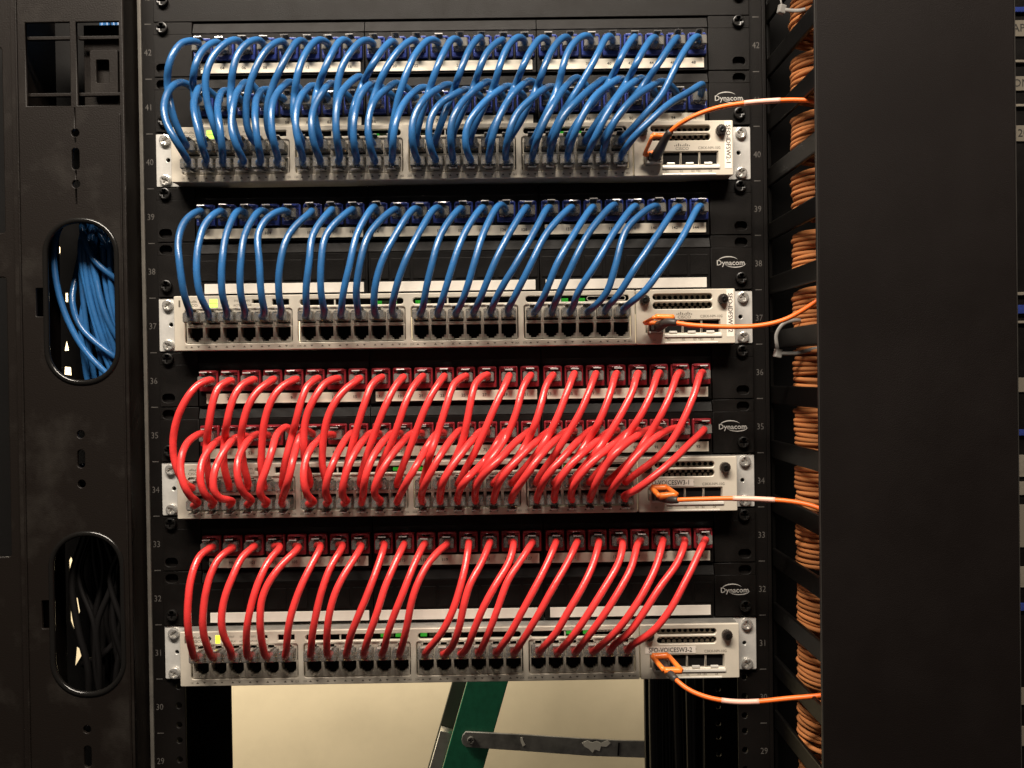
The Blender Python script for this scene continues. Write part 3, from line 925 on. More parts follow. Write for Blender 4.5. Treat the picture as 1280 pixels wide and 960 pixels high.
CABLE_ROWS = [
 ('blue', 42, 40, 0, [
  [(-200.5,-4.0,242.9),(-200.4,-12.1,242.8),(-199.1,-20.0,242.2),(-197.4,-27.8,240.8),(-200.1,-34.9,239.1),(-204.9,-40.1,235.3),(-208.2,-43.9,229.0),(-210.8,-46.3,221.8),(-213.0,-46.7,214.1),(-215.3,-43.2,207.3),(-215.9,-41.1,199.9),(-214.0,-43.5,192.5),(-212.1,-45.0,184.8),(-210.5,-44.2,177.0),(-208.5,-41.7,169.6),(-206.6,-37.2,163.2),(-206.1,-30.1,159.8),(-206.1,-22.0,159.4)],
  [(-183.3,-4.0,242.9),(-183.2,-12.4,242.9),(-182.8,-20.7,242.3),(-182.6,-28.8,240.3),(-185.1,-35.4,236.0),(-188.5,-40.1,230.0),(-191.1,-43.8,222.9),(-192.9,-46.2,215.1),(-195.5,-43.1,208.5),(-198.5,-35.7,205.9),(-199.7,-31.4,200.3),(-197.6,-35.6,193.4),(-195.1,-40.4,187.0),(-192.9,-43.1,179.5),(-191.9,-41.6,171.4),(-191.7,-37.4,164.2),(-192.1,-30.4,159.9),(-192.2,-22.0,159.4)],
  [(-166.1,-4.0,242.9),(-166.1,-12.3,242.9),(-166.0,-20.7,242.8),(-166.8,-28.9,241.8),(-170.2,-35.4,238.1),(-174.6,-39.8,232.6),(-178.6,-43.1,226.0),(-181.7,-45.5,218.8),(-183.8,-47.1,210.9),(-184.9,-47.3,202.6),(-184.9,-46.2,194.4),(-184.1,-45.0,186.2),(-182.3,-44.0,178.1),(-180.5,-42.1,170.2),(-179.3,-37.7,163.3),(-178.4,-30.3,159.8),(-178.2,-22.0,159.4)],
  [(-148.9,-4.0,242.9),(-148.9,-12.3,242.9),(-148.9,-20.7,242.8),(-149.9,-28.8,241.6),(-153.3,-35.4,238.0),(-157.7,-39.8,232.5),(-161.1,-43.0,225.6),(-163.3,-45.0,217.8),(-164.9,-45.8,209.7),(-166.7,-43.2,202.1),(-167.6,-42.6,194.1),(-167.2,-44.2,186.0),(-166.5,-43.7,177.7),(-165.2,-41.9,169.6),(-164.0,-37.9,162.5),(-164.2,-30.3,159.6),(-164.4,-22.0,159.4)],
  [(-131.7,-4.0,242.9),(-131.7,-12.3,242.9),(-131.5,-20.6,242.3),(-131.9,-28.7,240.4),(-134.9,-35.2,236.4),(-139.1,-39.7,230.7),(-142.7,-43.0,224.0),(-145.7,-45.4,216.6),(-148.5,-46.9,209.0),(-151.2,-47.3,201.1),(-153.4,-46.6,193.1),(-154.9,-45.4,185.0),(-155.5,-44.1,176.8),(-155.0,-42.1,168.7),(-153.0,-37.8,162.1),(-150.8,-30.3,159.6),(-150.5,-22.0,159.4)],
  [(-114.5,-4.0,242.9),(-114.6,-12.2,242.9),(-115.3,-20.3,242.6),(-116.9,-28.1,241.1),(-119.2,-34.4,236.7),(-121.7,-38.7,230.2),(-124.4,-42.0,223.3),(-127.2,-44.6,216.1),(-130.5,-45.7,208.7),(-134.2,-44.8,201.5),(-136.9,-44.9,193.8),(-138.8,-44.7,185.9),(-139.7,-43.6,177.9),(-140.0,-41.3,170.1),(-138.9,-37.1,163.3),(-136.9,-30.1,159.8),(-136.6,-22.0,159.4)],
  [(-97.3,-4.0,242.9),(-97.4,-12.5,242.9),(-98.8,-20.8,242.6),(-101.5,-28.7,241.2),(-104.7,-35.1,236.9),(-107.6,-40.0,230.6),(-110.2,-44.0,223.6),(-112.4,-47.2,216.1),(-114.2,-49.5,208.1),(-116.1,-49.0,200.0),(-118.1,-45.6,192.6),(-118.6,-46.5,184.2),(-118.6,-46.2,175.8),(-117.2,-43.8,167.8),(-115.3,-38.5,161.7),(-116.2,-30.5,159.5),(-116.6,-22.0,159.4)],
  [(-80.1,-4.0,242.9),(-80.2,-12.1,242.9),(-81.1,-20.0,242.7),(-83.2,-27.7,241.4),(-85.5,-34.2,237.4),(-87.7,-39.0,231.3),(-90.0,-42.7,224.5),(-92.6,-45.4,217.4),(-95.5,-46.2,210.1),(-99.2,-41.8,204.7),(-102.2,-39.2,198.2),(-103.1,-42.2,190.8),(-103.3,-44.9,183.3),(-102.9,-44.8,175.3),(-101.7,-42.4,167.7),(-101.1,-37.6,161.4),(-102.4,-30.0,159.5),(-102.7,-22.0,159.4)],
  [(-61.5,-4.0,242.9),(-61.6,-12.2,242.9),(-63.0,-20.2,242.4),(-65.9,-27.7,240.8),(-69.4,-34.0,237.0),(-73.0,-38.5,231.3),(-76.5,-42.0,224.8),(-80.0,-44.4,217.8),(-82.7,-46.0,210.3),(-84.6,-46.5,202.3),(-85.7,-45.8,194.3),(-86.5,-44.7,186.2),(-87.2,-43.5,178.2),(-87.6,-41.4,170.3),(-88.1,-37.4,163.2),(-88.7,-30.2,159.7),(-88.8,-22.0,159.4)],
  [(-44.3,-4.0,242.9),(-44.3,-12.4,242.8),(-44.9,-20.8,241.8),(-46.3,-28.6,239.1),(-48.7,-34.9,234.2),(-51.9,-39.6,228.0),(-55.3,-43.2,221.2),(-59.2,-45.1,214.0),(-63.5,-40.3,209.3),(-67.4,-33.8,205.9),(-70.3,-35.1,198.9),(-71.5,-40.1,192.2),(-73.1,-44.0,185.0),(-74.9,-44.5,176.8),(-76.0,-42.8,168.7),(-76.2,-38.3,161.7),(-75.1,-30.4,159.5),(-74.9,-22.0,159.4)],
  [(-27.1,-4.0,242.9),(-27.1,-12.0,242.9),(-27.6,-20.0,242.3),(-29.1,-27.6,240.4),(-32.1,-34.0,236.7),(-36.1,-38.6,231.5),(-40.2,-42.0,225.6),(-44.1,-44.5,219.0),(-47.8,-46.1,212.1),(-51.6,-46.2,205.0),(-55.2,-43.8,198.3),(-58.0,-44.1,190.8),(-60.3,-44.5,183.2),(-62.0,-43.7,175.4),(-62.8,-42.0,167.6),(-62.5,-37.6,161.1),(-61.2,-30.0,159.4),(-61.0,-22.0,159.4)],
  [(-9.9,-4.0,242.9),(-10.0,-12.1,242.9),(-11.4,-19.9,242.3),(-14.4,-27.2,240.8),(-18.1,-33.3,237.2),(-21.7,-38.0,231.6),(-24.8,-42.3,225.5),(-27.7,-45.9,219.0),(-30.4,-48.5,211.9),(-33.1,-49.9,204.4),(-35.8,-49.9,196.8),(-38.6,-48.7,189.4),(-40.7,-47.1,181.7),(-42.7,-45.4,174.1),(-44.7,-43.0,166.7),(-46.2,-37.9,160.9),(-47.0,-30.1,159.4),(-47.1,-22.0,159.4)],
  [(7.3,-4.0,242.9),(7.2,-12.0,242.9),(6.1,-19.9,242.6),(3.7,-27.4,241.2),(0.9,-33.8,237.5),(-1.7,-38.6,231.6),(-4.3,-42.2,224.9),(-7.0,-45.1,218.0),(-9.7,-46.9,210.7),(-12.7,-46.0,203.4),(-15.7,-43.3,196.6),(-17.8,-44.8,189.1),(-20.0,-45.8,181.5),(-22.6,-44.8,174.0),(-25.1,-42.5,166.7),(-26.9,-37.8,160.7),(-27.1,-30.0,159.4),(-27.1,-22.0,159.4)],
  [(24.5,-4.0,242.9),(24.5,-12.1,242.9),(24.3,-20.1,242.8),(23.4,-28.1,241.8),(21.0,-34.5,237.9),(17.7,-38.9,232.0),(14.6,-42.5,225.4),(12.0,-45.4,218.4),(9.4,-47.6,211.0),(6.5,-46.9,203.9),(3.9,-40.3,200.1),(1.1,-37.2,194.3),(-0.8,-41.1,187.5),(-2.9,-44.7,180.6),(-5.8,-45.1,173.2),(-8.8,-42.7,166.1),(-11.6,-37.8,160.5),(-13.0,-30.1,159.4),(-13.2,-22.0,159.4)],
  [(41.7,-4.0,242.9),(41.7,-12.3,242.8),(41.4,-20.5,241.9),(40.3,-28.4,239.5),(36.9,-34.6,235.3),(32.4,-39.1,229.9),(28.3,-42.6,223.6),(25.2,-45.2,216.4),(22.2,-45.2,208.9),(19.4,-39.8,203.4),(16.6,-39.6,196.1),(14.1,-43.2,189.1),(10.9,-45.3,181.7),(7.2,-44.6,174.4),(3.5,-42.7,167.2),(1.0,-38.3,160.8),(0.7,-30.3,159.3),(0.7,-22.0,159.4)],
  [(58.9,-4.0,242.9),(58.8,-12.4,242.9),(57.3,-20.7,242.7),(54.1,-28.4,241.4),(50.1,-34.6,237.5),(46.0,-38.9,231.6),(42.5,-42.3,224.7),(39.8,-45.0,217.2),(37.4,-46.5,209.3),(34.9,-42.8,202.6),(32.0,-38.6,196.4),(29.0,-41.5,189.1),(25.7,-44.4,182.0),(21.8,-44.7,174.6),(18.0,-42.9,167.3),(15.2,-38.5,160.8),(14.6,-30.4,159.3),(14.6,-22.0,159.4)],
  [(77.5,-4.0,242.9),(77.4,-12.3,242.9),(75.8,-20.4,242.5),(72.5,-27.9,240.9),(68.9,-34.2,237.0),(65.3,-38.9,231.2),(61.8,-42.7,224.7),(58.6,-45.8,217.7),(55.4,-47.3,210.3),(52.5,-41.8,205.3),(49.5,-38.1,199.5),(46.9,-41.9,192.6),(44.0,-45.6,185.8),(40.2,-47.0,178.6),(35.8,-45.9,171.7),(31.7,-43.5,164.9),(29.0,-38.5,159.1),(28.5,-30.3,159.1),(28.5,-22.0,159.4)],
  [(94.7,-4.0,242.9),(94.6,-12.2,242.9),(93.3,-20.3,242.6),(90.4,-27.9,241.3),(86.5,-34.1,237.6),(82.3,-38.5,232.0),(78.5,-42.0,225.7),(75.3,-45.1,218.7),(72.4,-47.4,211.4),(69.5,-47.0,203.9),(66.9,-41.3,198.7),(63.9,-42.3,191.6),(61.0,-45.7,184.7),(57.3,-46.5,177.4),(53.2,-45.0,170.4),(48.7,-42.7,163.9),(44.5,-38.1,158.9),(42.6,-30.2,159.1),(42.4,-22.0,159.4)],
  [(111.9,-4.0,242.9),(111.8,-12.0,242.9),(110.5,-19.9,242.9),(107.6,-27.3,242.2),(103.3,-33.5,239.6),(98.4,-38.0,235.1),(94.0,-41.5,229.5),(90.5,-44.5,222.9),(87.8,-46.9,215.8),(85.6,-48.0,208.2),(83.8,-44.4,201.3),(81.3,-44.0,194.0),(78.5,-46.2,186.9),(75.1,-46.3,179.7),(71.4,-44.7,172.7),(67.9,-42.2,166.0),(64.5,-37.6,160.5),(62.6,-30.0,159.4),(62.4,-22.0,159.4)],
  [(129.1,-4.0,242.9),(129.0,-12.3,242.9),(127.4,-20.5,242.7),(124.1,-28.0,241.5),(120.6,-34.2,237.3),(117.4,-38.6,231.0),(114.3,-42.1,224.1),(110.7,-44.6,217.0),(106.8,-46.0,209.7),(102.6,-46.4,202.5),(98.3,-46.3,195.4),(93.6,-45.7,188.5),(88.9,-44.7,181.7),(84.6,-43.8,174.7),(80.6,-42.2,167.5),(77.3,-38.2,161.1),(76.4,-30.3,159.4),(76.3,-22.0,159.4)],
  [(146.3,-4.0,242.9),(146.3,-12.4,242.9),(145.7,-20.8,242.4),(143.9,-28.8,240.4),(140.7,-34.9,235.7),(136.8,-39.0,229.4),(133.0,-42.2,222.7),(129.4,-44.0,215.3),(126.8,-38.4,210.3),(123.5,-34.1,205.0),(119.8,-38.0,198.6),(115.9,-42.5,192.6),(111.1,-45.2,186.3),(105.4,-45.1,180.2),(100.0,-44.1,173.8),(95.2,-42.5,167.0),(91.5,-38.4,160.8),(90.3,-30.4,159.3),(90.2,-22.0,159.4)],
  [(163.5,-4.0,242.9),(163.4,-12.1,242.9),(162.2,-20.0,242.3),(159.4,-27.3,240.4),(156.0,-33.5,236.6),(152.4,-38.2,231.1),(148.8,-42.1,225.0),(145.1,-45.3,218.6),(141.4,-46.4,211.6),(138.9,-40.4,207.2),(135.5,-37.2,201.7),(131.9,-41.2,195.7),(128.2,-45.4,189.9),(123.6,-47.5,183.7),(118.4,-46.8,177.6),(113.5,-45.3,171.3),(108.9,-42.9,165.1),(105.2,-37.9,160.3),(104.1,-30.1,159.3),(104.1,-22.0,159.4)],
  [(180.7,-4.0,242.9),(180.6,-12.2,242.8),(179.6,-20.3,241.9),(177.2,-27.8,239.5),(173.9,-33.8,235.1),(169.9,-38.2,229.3),(165.8,-41.6,223.0),(161.5,-44.2,216.5),(157.0,-45.6,209.8),(152.5,-42.9,203.7),(147.7,-41.5,197.7),(143.0,-44.3,191.6),(138.0,-45.6,185.3),(132.7,-45.0,179.0),(127.4,-44.0,172.8),(122.5,-42.3,166.4),(118.7,-38.1,160.6),(118.0,-30.2,159.3),(118.0,-22.0,159.4)],
  [(197.9,-4.0,242.9),(197.8,-12.3,242.9),(196.2,-20.4,242.3),(192.8,-27.8,240.4),(188.8,-33.8,236.5),(184.7,-38.2,230.8),(180.5,-41.8,224.5),(176.5,-44.8,217.9),(172.6,-47.1,211.0),(168.9,-48.7,203.7),(165.4,-49.4,196.2),(161.4,-49.2,188.9),(156.3,-48.3,182.4),(150.6,-46.9,176.6),(144.9,-45.4,170.7),(139.4,-42.9,165.0),(134.3,-38.1,160.7),(132.1,-30.3,159.4),(131.9,-22.0,159.4)],
 ]),
 ('blue', 41, 40, 1, [
  [(-200.5,-4.0,198.5),(-200.6,-12.3,198.8),(-202.3,-19.1,203.0),(-205.6,-24.2,208.6),(-208.9,-31.5,208.4),(-210.0,-39.0,204.9),(-210.4,-46.0,200.5),(-212.0,-51.1,194.2),(-212.9,-54.7,186.7),(-212.3,-58.1,179.1),(-210.5,-60.4,171.4),(-207.3,-62.6,164.0),(-203.3,-63.6,156.8),(-200.0,-60.4,149.9),(-198.8,-53.7,145.4),(-199.9,-45.7,143.7),(-203.2,-38.1,144.5),(-205.8,-30.3,145.7),(-206.1,-22.0,145.8)],
  [(-183.3,-4.0,198.5),(-183.6,-12.4,198.7),(-187.2,-19.0,201.9),(-191.9,-24.7,205.4),(-193.0,-32.8,204.2),(-192.6,-40.3,200.5),(-192.5,-46.1,194.5),(-192.4,-51.0,187.7),(-190.9,-56.2,181.2),(-188.8,-60.2,174.2),(-186.7,-62.6,166.4),(-184.7,-63.6,158.3),(-183.5,-61.1,150.7),(-184.0,-53.9,146.5),(-185.8,-45.9,144.6),(-189.2,-38.3,144.8),(-191.9,-30.4,145.7),(-192.2,-22.0,145.8)],
  [(-166.1,-4.0,198.5),(-166.4,-12.3,198.7),(-170.1,-19.1,201.2),(-175.8,-24.4,204.0),(-177.9,-31.3,200.7),(-177.5,-37.6,195.2),(-176.4,-43.8,189.8),(-174.9,-50.1,184.5),(-173.2,-55.9,178.7),(-171.3,-60.5,172.1),(-169.5,-63.3,164.5),(-168.4,-63.8,156.3),(-168.7,-60.8,148.7),(-170.7,-53.8,144.8),(-173.3,-46.0,143.3),(-176.2,-38.3,144.2),(-178.1,-30.3,145.6),(-178.2,-22.0,145.8)],
  [(-148.9,-4.0,198.5),(-149.1,-12.2,198.8),(-151.7,-18.7,202.7),(-156.0,-22.7,208.4),(-160.3,-28.9,208.6),(-161.5,-35.4,203.6),(-161.3,-42.0,198.8),(-161.4,-48.2,193.4),(-161.6,-53.1,186.8),(-161.8,-56.8,179.5),(-162.0,-59.0,171.6),(-161.2,-61.4,163.7),(-159.4,-62.6,155.9),(-157.3,-59.6,148.6),(-156.3,-53.0,144.1),(-157.7,-45.0,143.0),(-161.4,-37.8,144.3),(-164.1,-30.2,145.7),(-164.4,-22.0,145.8)],
  [(-131.7,-4.0,198.5),(-132.0,-12.4,198.7),(-136.0,-19.0,201.2),(-142.3,-23.6,204.3),(-146.3,-30.3,202.3),(-147.3,-36.9,197.2),(-147.3,-43.3,191.7),(-146.5,-49.6,186.1),(-145.3,-55.4,180.1),(-144.2,-59.9,173.1),(-143.0,-62.9,165.3),(-142.0,-63.8,157.1),(-141.6,-60.8,149.3),(-142.5,-53.9,144.8),(-144.5,-45.9,143.0),(-147.8,-38.3,144.0),(-150.2,-30.4,145.6),(-150.5,-22.0,145.8)],
  [(-114.5,-4.0,198.5),(-114.7,-12.1,198.7),(-117.1,-18.6,202.4),(-121.3,-22.9,207.8),(-125.4,-29.4,208.4),(-127.6,-36.0,204.2),(-128.9,-42.4,199.4),(-130.2,-48.2,193.9),(-131.3,-53.5,187.8),(-131.6,-58.3,181.2),(-131.7,-61.6,173.8),(-131.3,-63.3,165.9),(-130.5,-63.5,157.8),(-130.0,-59.9,150.7),(-130.2,-53.1,146.3),(-131.4,-45.5,144.1),(-134.3,-37.9,144.6),(-136.3,-30.1,145.7),(-136.6,-22.0,145.8)],
  [(-97.3,-4.0,198.5),(-97.5,-12.1,198.7),(-99.9,-18.9,201.8),(-104.4,-24.1,206.0),(-108.4,-30.7,204.8),(-110.5,-37.0,200.2),(-111.5,-43.6,195.5),(-112.2,-49.8,190.4),(-113.7,-53.9,183.6),(-114.2,-57.4,176.3),(-114.2,-59.8,168.6),(-113.4,-61.0,160.6),(-112.3,-59.4,152.9),(-111.9,-53.3,147.8),(-112.6,-45.7,145.2),(-114.7,-38.0,145.0),(-116.4,-30.1,145.7),(-116.6,-22.0,145.8)],
  [(-80.1,-4.0,198.5),(-80.3,-12.0,198.7),(-83.4,-18.4,201.9),(-88.7,-22.2,206.7),(-93.3,-28.2,207.5),(-94.5,-35.3,204.0),(-94.9,-42.1,199.6),(-96.0,-47.9,194.2),(-99.1,-51.0,187.5),(-101.2,-54.6,180.6),(-102.0,-58.4,173.6),(-102.0,-61.3,166.1),(-101.4,-62.1,158.1),(-100.3,-59.6,150.7),(-99.4,-53.4,145.8),(-99.4,-45.7,143.7),(-101.1,-37.9,144.4),(-102.5,-30.1,145.7),(-102.7,-22.0,145.8)],
  [(-61.5,-4.0,198.5),(-61.6,-12.3,198.8),(-63.5,-18.7,203.5),(-66.7,-22.6,210.1),(-70.9,-28.9,212.2),(-74.2,-35.4,208.1),(-76.9,-41.4,203.0),(-79.1,-47.4,197.6),(-81.0,-53.1,191.8),(-82.3,-58.0,185.2),(-83.2,-61.2,177.5),(-83.5,-63.0,169.3),(-83.4,-63.6,161.0),(-83.3,-60.6,153.4),(-83.5,-54.1,148.2),(-84.4,-46.4,145.0),(-86.7,-38.5,144.8),(-88.6,-30.4,145.7),(-88.8,-22.0,145.8)],
  [(-44.3,-4.0,198.5),(-44.5,-12.1,198.6),(-48.1,-18.4,201.3),(-54.1,-21.8,205.4),(-59.2,-27.6,206.6),(-61.2,-35.0,204.2),(-62.7,-42.0,200.5),(-65.4,-47.2,195.0),(-68.1,-50.7,188.2),(-69.4,-54.5,181.2),(-70.2,-58.2,174.1),(-70.8,-60.7,166.5),(-71.0,-61.3,158.5),(-71.0,-59.3,150.8),(-70.9,-53.3,145.5),(-71.4,-45.6,143.4),(-73.3,-37.9,144.3),(-74.7,-30.1,145.6),(-74.9,-22.0,145.8)],
  [(-27.1,-4.0,198.5),(-27.3,-12.4,198.7),(-31.0,-18.8,201.9),(-37.0,-22.5,206.5),(-42.8,-28.2,207.0),(-46.3,-34.5,202.8),(-48.7,-41.1,198.1),(-51.2,-47.6,193.3),(-54.5,-52.9,187.7),(-57.0,-57.4,181.1),(-58.9,-60.2,173.4),(-59.8,-62.2,165.3),(-59.6,-63.4,157.0),(-58.7,-60.8,149.2),(-57.7,-54.5,143.8),(-57.5,-46.4,142.0),(-59.1,-38.4,143.6),(-60.8,-30.4,145.6),(-61.0,-22.0,145.8)],
  [(-9.9,-4.0,198.5),(-10.1,-12.3,198.7),(-13.3,-19.3,201.2),(-18.8,-24.9,203.9),(-23.2,-31.6,202.0),(-26.3,-38.1,197.8),(-29.3,-44.1,192.8),(-32.2,-49.5,187.3),(-35.0,-54.3,181.0),(-37.4,-58.4,174.2),(-39.2,-61.7,166.8),(-40.7,-62.9,158.7),(-42.0,-60.5,150.9),(-43.1,-54.3,145.6),(-44.3,-46.5,143.1),(-45.9,-38.4,144.0),(-46.9,-30.3,145.6),(-47.1,-22.0,145.8)],
  [(7.3,-4.0,198.5),(7.1,-12.3,198.8),(4.7,-19.4,202.0),(0.2,-25.2,205.7),(-4.3,-31.7,203.9),(-7.6,-38.2,199.8),(-10.0,-45.0,195.8),(-13.4,-51.1,191.4),(-17.7,-55.7,186.0),(-21.3,-59.6,179.7),(-24.6,-62.0,172.5),(-26.6,-64.0,164.7),(-27.2,-64.6,156.5),(-26.9,-61.1,149.1),(-26.0,-54.5,144.3),(-25.3,-46.5,142.6),(-26.1,-38.4,144.0),(-27.0,-30.3,145.6),(-27.1,-22.0,145.8)],
  [(24.5,-4.0,198.5),(24.2,-12.1,198.6),(21.0,-19.1,200.3),(15.3,-24.6,201.9),(11.2,-31.3,200.2),(8.8,-38.3,197.1),(6.3,-45.1,193.4),(1.8,-50.1,189.1),(-4.2,-53.1,184.6),(-8.8,-56.5,179.0),(-12.4,-59.1,172.2),(-14.5,-60.8,164.7),(-15.0,-61.5,156.6),(-14.0,-59.5,149.0),(-12.4,-53.6,143.9),(-11.4,-45.8,142.5),(-12.2,-37.9,144.0),(-13.1,-30.1,145.6),(-13.2,-22.0,145.8)],
  [(41.7,-4.0,198.5),(41.5,-12.3,198.7),(38.7,-18.9,202.1),(33.5,-23.4,206.7),(28.6,-29.7,206.6),(25.7,-36.6,203.0),(23.2,-43.3,198.9),(19.6,-48.9,194.1),(14.5,-52.2,188.5),(10.0,-55.8,182.6),(6.4,-59.4,176.1),(3.2,-61.7,168.9),(1.4,-62.3,160.8),(1.1,-60.1,152.9),(1.3,-54.2,147.2),(1.6,-46.6,144.0),(1.2,-38.4,144.3),(0.8,-30.3,145.6),(0.7,-22.0,145.8)],
  [(58.9,-4.0,198.5),(58.6,-12.3,198.7),(55.0,-19.1,201.1),(48.9,-24.0,203.9),(43.5,-30.0,202.8),(40.4,-36.8,199.2),(37.6,-43.6,195.2),(33.5,-49.0,190.5),(28.1,-52.2,185.1),(23.4,-55.8,179.2),(19.0,-58.9,172.9),(15.0,-60.8,165.9),(12.6,-61.5,158.0),(12.2,-59.8,150.0),(13.7,-54.4,144.0),(15.2,-46.5,142.1),(15.2,-38.4,143.7),(14.7,-30.3,145.6),(14.6,-22.0,145.8)],
  [(77.5,-4.0,198.5),(77.2,-12.4,198.7),(73.7,-18.8,202.1),(67.7,-22.8,206.5),(61.9,-28.4,207.2),(58.6,-35.4,203.9),(56.2,-42.4,200.0),(53.0,-48.6,195.4),(48.3,-52.3,189.6),(43.8,-55.1,183.0),(40.3,-58.3,176.1),(37.1,-60.8,168.8),(34.2,-61.7,161.0),(31.7,-60.0,153.2),(30.2,-54.5,147.2),(29.2,-46.9,143.7),(28.7,-38.6,144.0),(28.6,-30.4,145.6),(28.5,-22.0,145.8)],
  [(94.7,-4.0,198.5),(94.5,-12.1,198.6),(90.8,-18.7,200.5),(84.4,-22.8,203.0),(78.5,-28.2,202.7),(75.0,-34.9,199.9),(72.4,-41.8,196.5),(69.6,-48.4,192.8),(65.1,-52.9,188.0),(59.8,-56.0,182.8),(54.8,-59.0,177.3),(50.3,-61.7,171.1),(47.2,-64.2,164.1),(44.7,-64.3,156.5),(42.9,-60.3,149.9),(42.0,-53.7,145.4),(41.9,-46.0,143.3),(42.1,-38.0,144.2),(42.4,-30.1,145.6),(42.4,-22.0,145.8)],
  [(111.9,-4.0,198.5),(111.7,-12.0,198.7),(109.1,-18.5,202.2),(104.4,-22.3,207.6),(98.9,-27.4,209.6),(94.5,-33.1,206.2),(91.4,-39.0,201.8),(88.8,-45.4,197.5),(85.9,-51.0,192.7),(82.3,-54.9,186.5),(79.0,-58.8,180.3),(75.5,-61.5,173.6),(71.9,-62.9,166.6),(68.4,-63.0,159.3),(65.4,-60.0,152.6),(63.7,-53.6,148.1),(62.7,-46.1,145.4),(62.4,-38.1,145.1),(62.4,-30.1,145.7),(62.4,-22.0,145.8)],
  [(129.1,-4.0,198.5),(129.0,-12.4,198.8),(127.1,-19.3,202.8),(123.3,-24.7,207.9),(118.2,-30.9,206.6),(113.8,-36.6,202.2),(109.5,-42.1,197.6),(105.3,-47.7,192.8),(101.1,-53.0,187.8),(96.7,-57.8,182.5),(91.8,-61.6,176.8),(86.7,-63.8,170.5),(82.4,-63.9,163.3),(79.2,-61.1,156.1),(77.2,-54.8,151.0),(76.2,-47.1,147.9),(76.1,-38.8,146.3),(76.3,-30.4,145.8),(76.3,-22.0,145.8)],
  [(146.3,-4.0,198.5),(146.1,-12.2,198.7),(143.5,-18.8,202.1),(138.5,-23.1,207.0),(133.7,-29.5,207.6),(130.3,-36.5,205.2),(126.7,-43.0,201.8),(121.8,-47.9,197.4),(116.2,-51.4,192.6),(111.2,-55.4,187.5),(106.9,-59.4,181.8),(102.8,-62.2,175.2),(99.0,-63.7,168.1),(95.4,-63.9,160.8),(92.4,-60.6,154.1),(90.6,-54.1,149.5),(89.6,-46.5,146.5),(89.7,-38.4,145.5),(90.2,-30.2,145.8),(90.2,-22.0,145.8)],
  [(163.5,-4.0,198.5),(163.3,-12.3,198.7),(160.2,-18.9,202.3),(154.8,-22.9,207.2),(149.0,-28.5,208.3),(145.1,-35.1,205.2),(141.8,-41.9,201.5),(137.8,-47.8,197.3),(132.7,-52.2,192.3),(127.9,-55.9,186.7),(123.7,-59.8,180.6),(119.6,-62.6,173.8),(115.6,-64.0,166.6),(111.7,-63.9,159.3),(108.1,-61.1,152.4),(105.7,-54.7,147.7),(104.3,-47.0,145.0),(103.9,-38.7,144.9),(104.1,-30.4,145.7),(104.1,-22.0,145.8)],
  [(180.7,-4.0,198.5),(180.5,-12.3,198.7),(177.2,-19.0,201.5),(171.3,-23.4,205.3),(165.2,-28.8,205.5),(160.4,-34.8,202.5),(156.4,-41.1,198.9),(152.1,-47.0,195.0),(146.3,-50.9,190.6),(140.7,-54.7,185.8),(135.7,-58.7,180.7),(130.6,-61.8,174.9),(125.7,-63.6,168.5),(121.4,-63.6,161.4),(118.1,-60.5,154.6),(116.6,-54.2,149.5),(116.2,-46.7,146.2),(117.0,-38.5,145.4),(118.0,-30.3,145.7),(118.0,-22.0,145.8)],
  [(197.9,-4.0,198.5),(198.0,-12.1,198.8),(198.4,-19.8,201.3),(196.7,-27.2,203.3),(191.8,-32.7,199.9),(186.6,-37.2,195.7),(181.4,-42.0,191.6),(176.2,-46.9,187.7),(170.9,-51.7,183.8),(165.5,-56.0,179.5),(159.9,-59.3,174.6),(154.2,-61.5,169.3),(148.4,-62.7,163.7),(142.4,-62.4,158.1),(137.1,-59.5,152.9),(133.5,-53.6,148.7),(131.4,-46.3,145.9),(131.3,-38.2,145.3),(131.9,-30.1,145.7),(131.9,-22.0,145.8)],
 ]),
 ('blue', 39, 37, 0, [
  [(-200.5,-4.0,109.6),(-200.4,-12.0,109.6),(-199.2,-19.9,109.8),(-197.6,-27.7,109.4),(-199.7,-34.7,106.3),(-203.1,-39.9,101.3),(-205.2,-44.5,95.1),(-206.0,-48.5,88.2),(-205.9,-51.9,81.0),(-204.8,-54.8,73.6),(-203.5,-56.7,65.9),(-202.5,-57.3,57.9),(-201.8,-56.6,50.0),(-201.3,-54.3,42.4),(-201.0,-50.0,35.6),(-201.1,-44.4,30.0),(-203.2,-37.6,26.5),(-205.7,-30.0,26.0),(-206.1,-22.0,26.1)],
  [(-183.3,-4.0,109.6),(-183.2,-12.3,109.6),(-182.4,-20.6,109.7),(-181.9,-28.8,108.8),(-184.6,-35.4,104.8),(-188.0,-40.0,98.9),(-190.1,-44.2,92.0),(-191.0,-47.7,84.5),(-191.6,-50.8,76.8),(-191.7,-53.2,68.8),(-191.5,-54.6,60.7),(-191.0,-54.9,52.4),(-190.2,-53.7,44.2),(-188.9,-50.2,36.8),(-187.5,-44.9,30.6),(-188.8,-38.0,26.5),(-191.7,-30.3,26.0),(-192.2,-22.0,26.1)],
  [(-166.1,-4.0,109.6),(-166.1,-12.3,109.6),(-166.4,-20.6,109.9),(-167.2,-28.8,108.9),(-168.5,-35.4,104.3),(-169.8,-40.3,97.8),(-171.0,-44.6,90.8),(-171.7,-48.5,83.5),(-171.9,-51.9,75.9),(-172.0,-54.5,68.0),(-172.3,-55.9,59.8),(-172.5,-56.0,51.6),(-172.8,-54.5,43.4),(-172.7,-50.5,36.2),(-172.8,-44.9,30.1),(-174.9,-38.0,26.4),(-177.9,-30.3,26.0),(-178.2,-22.0,26.1)],
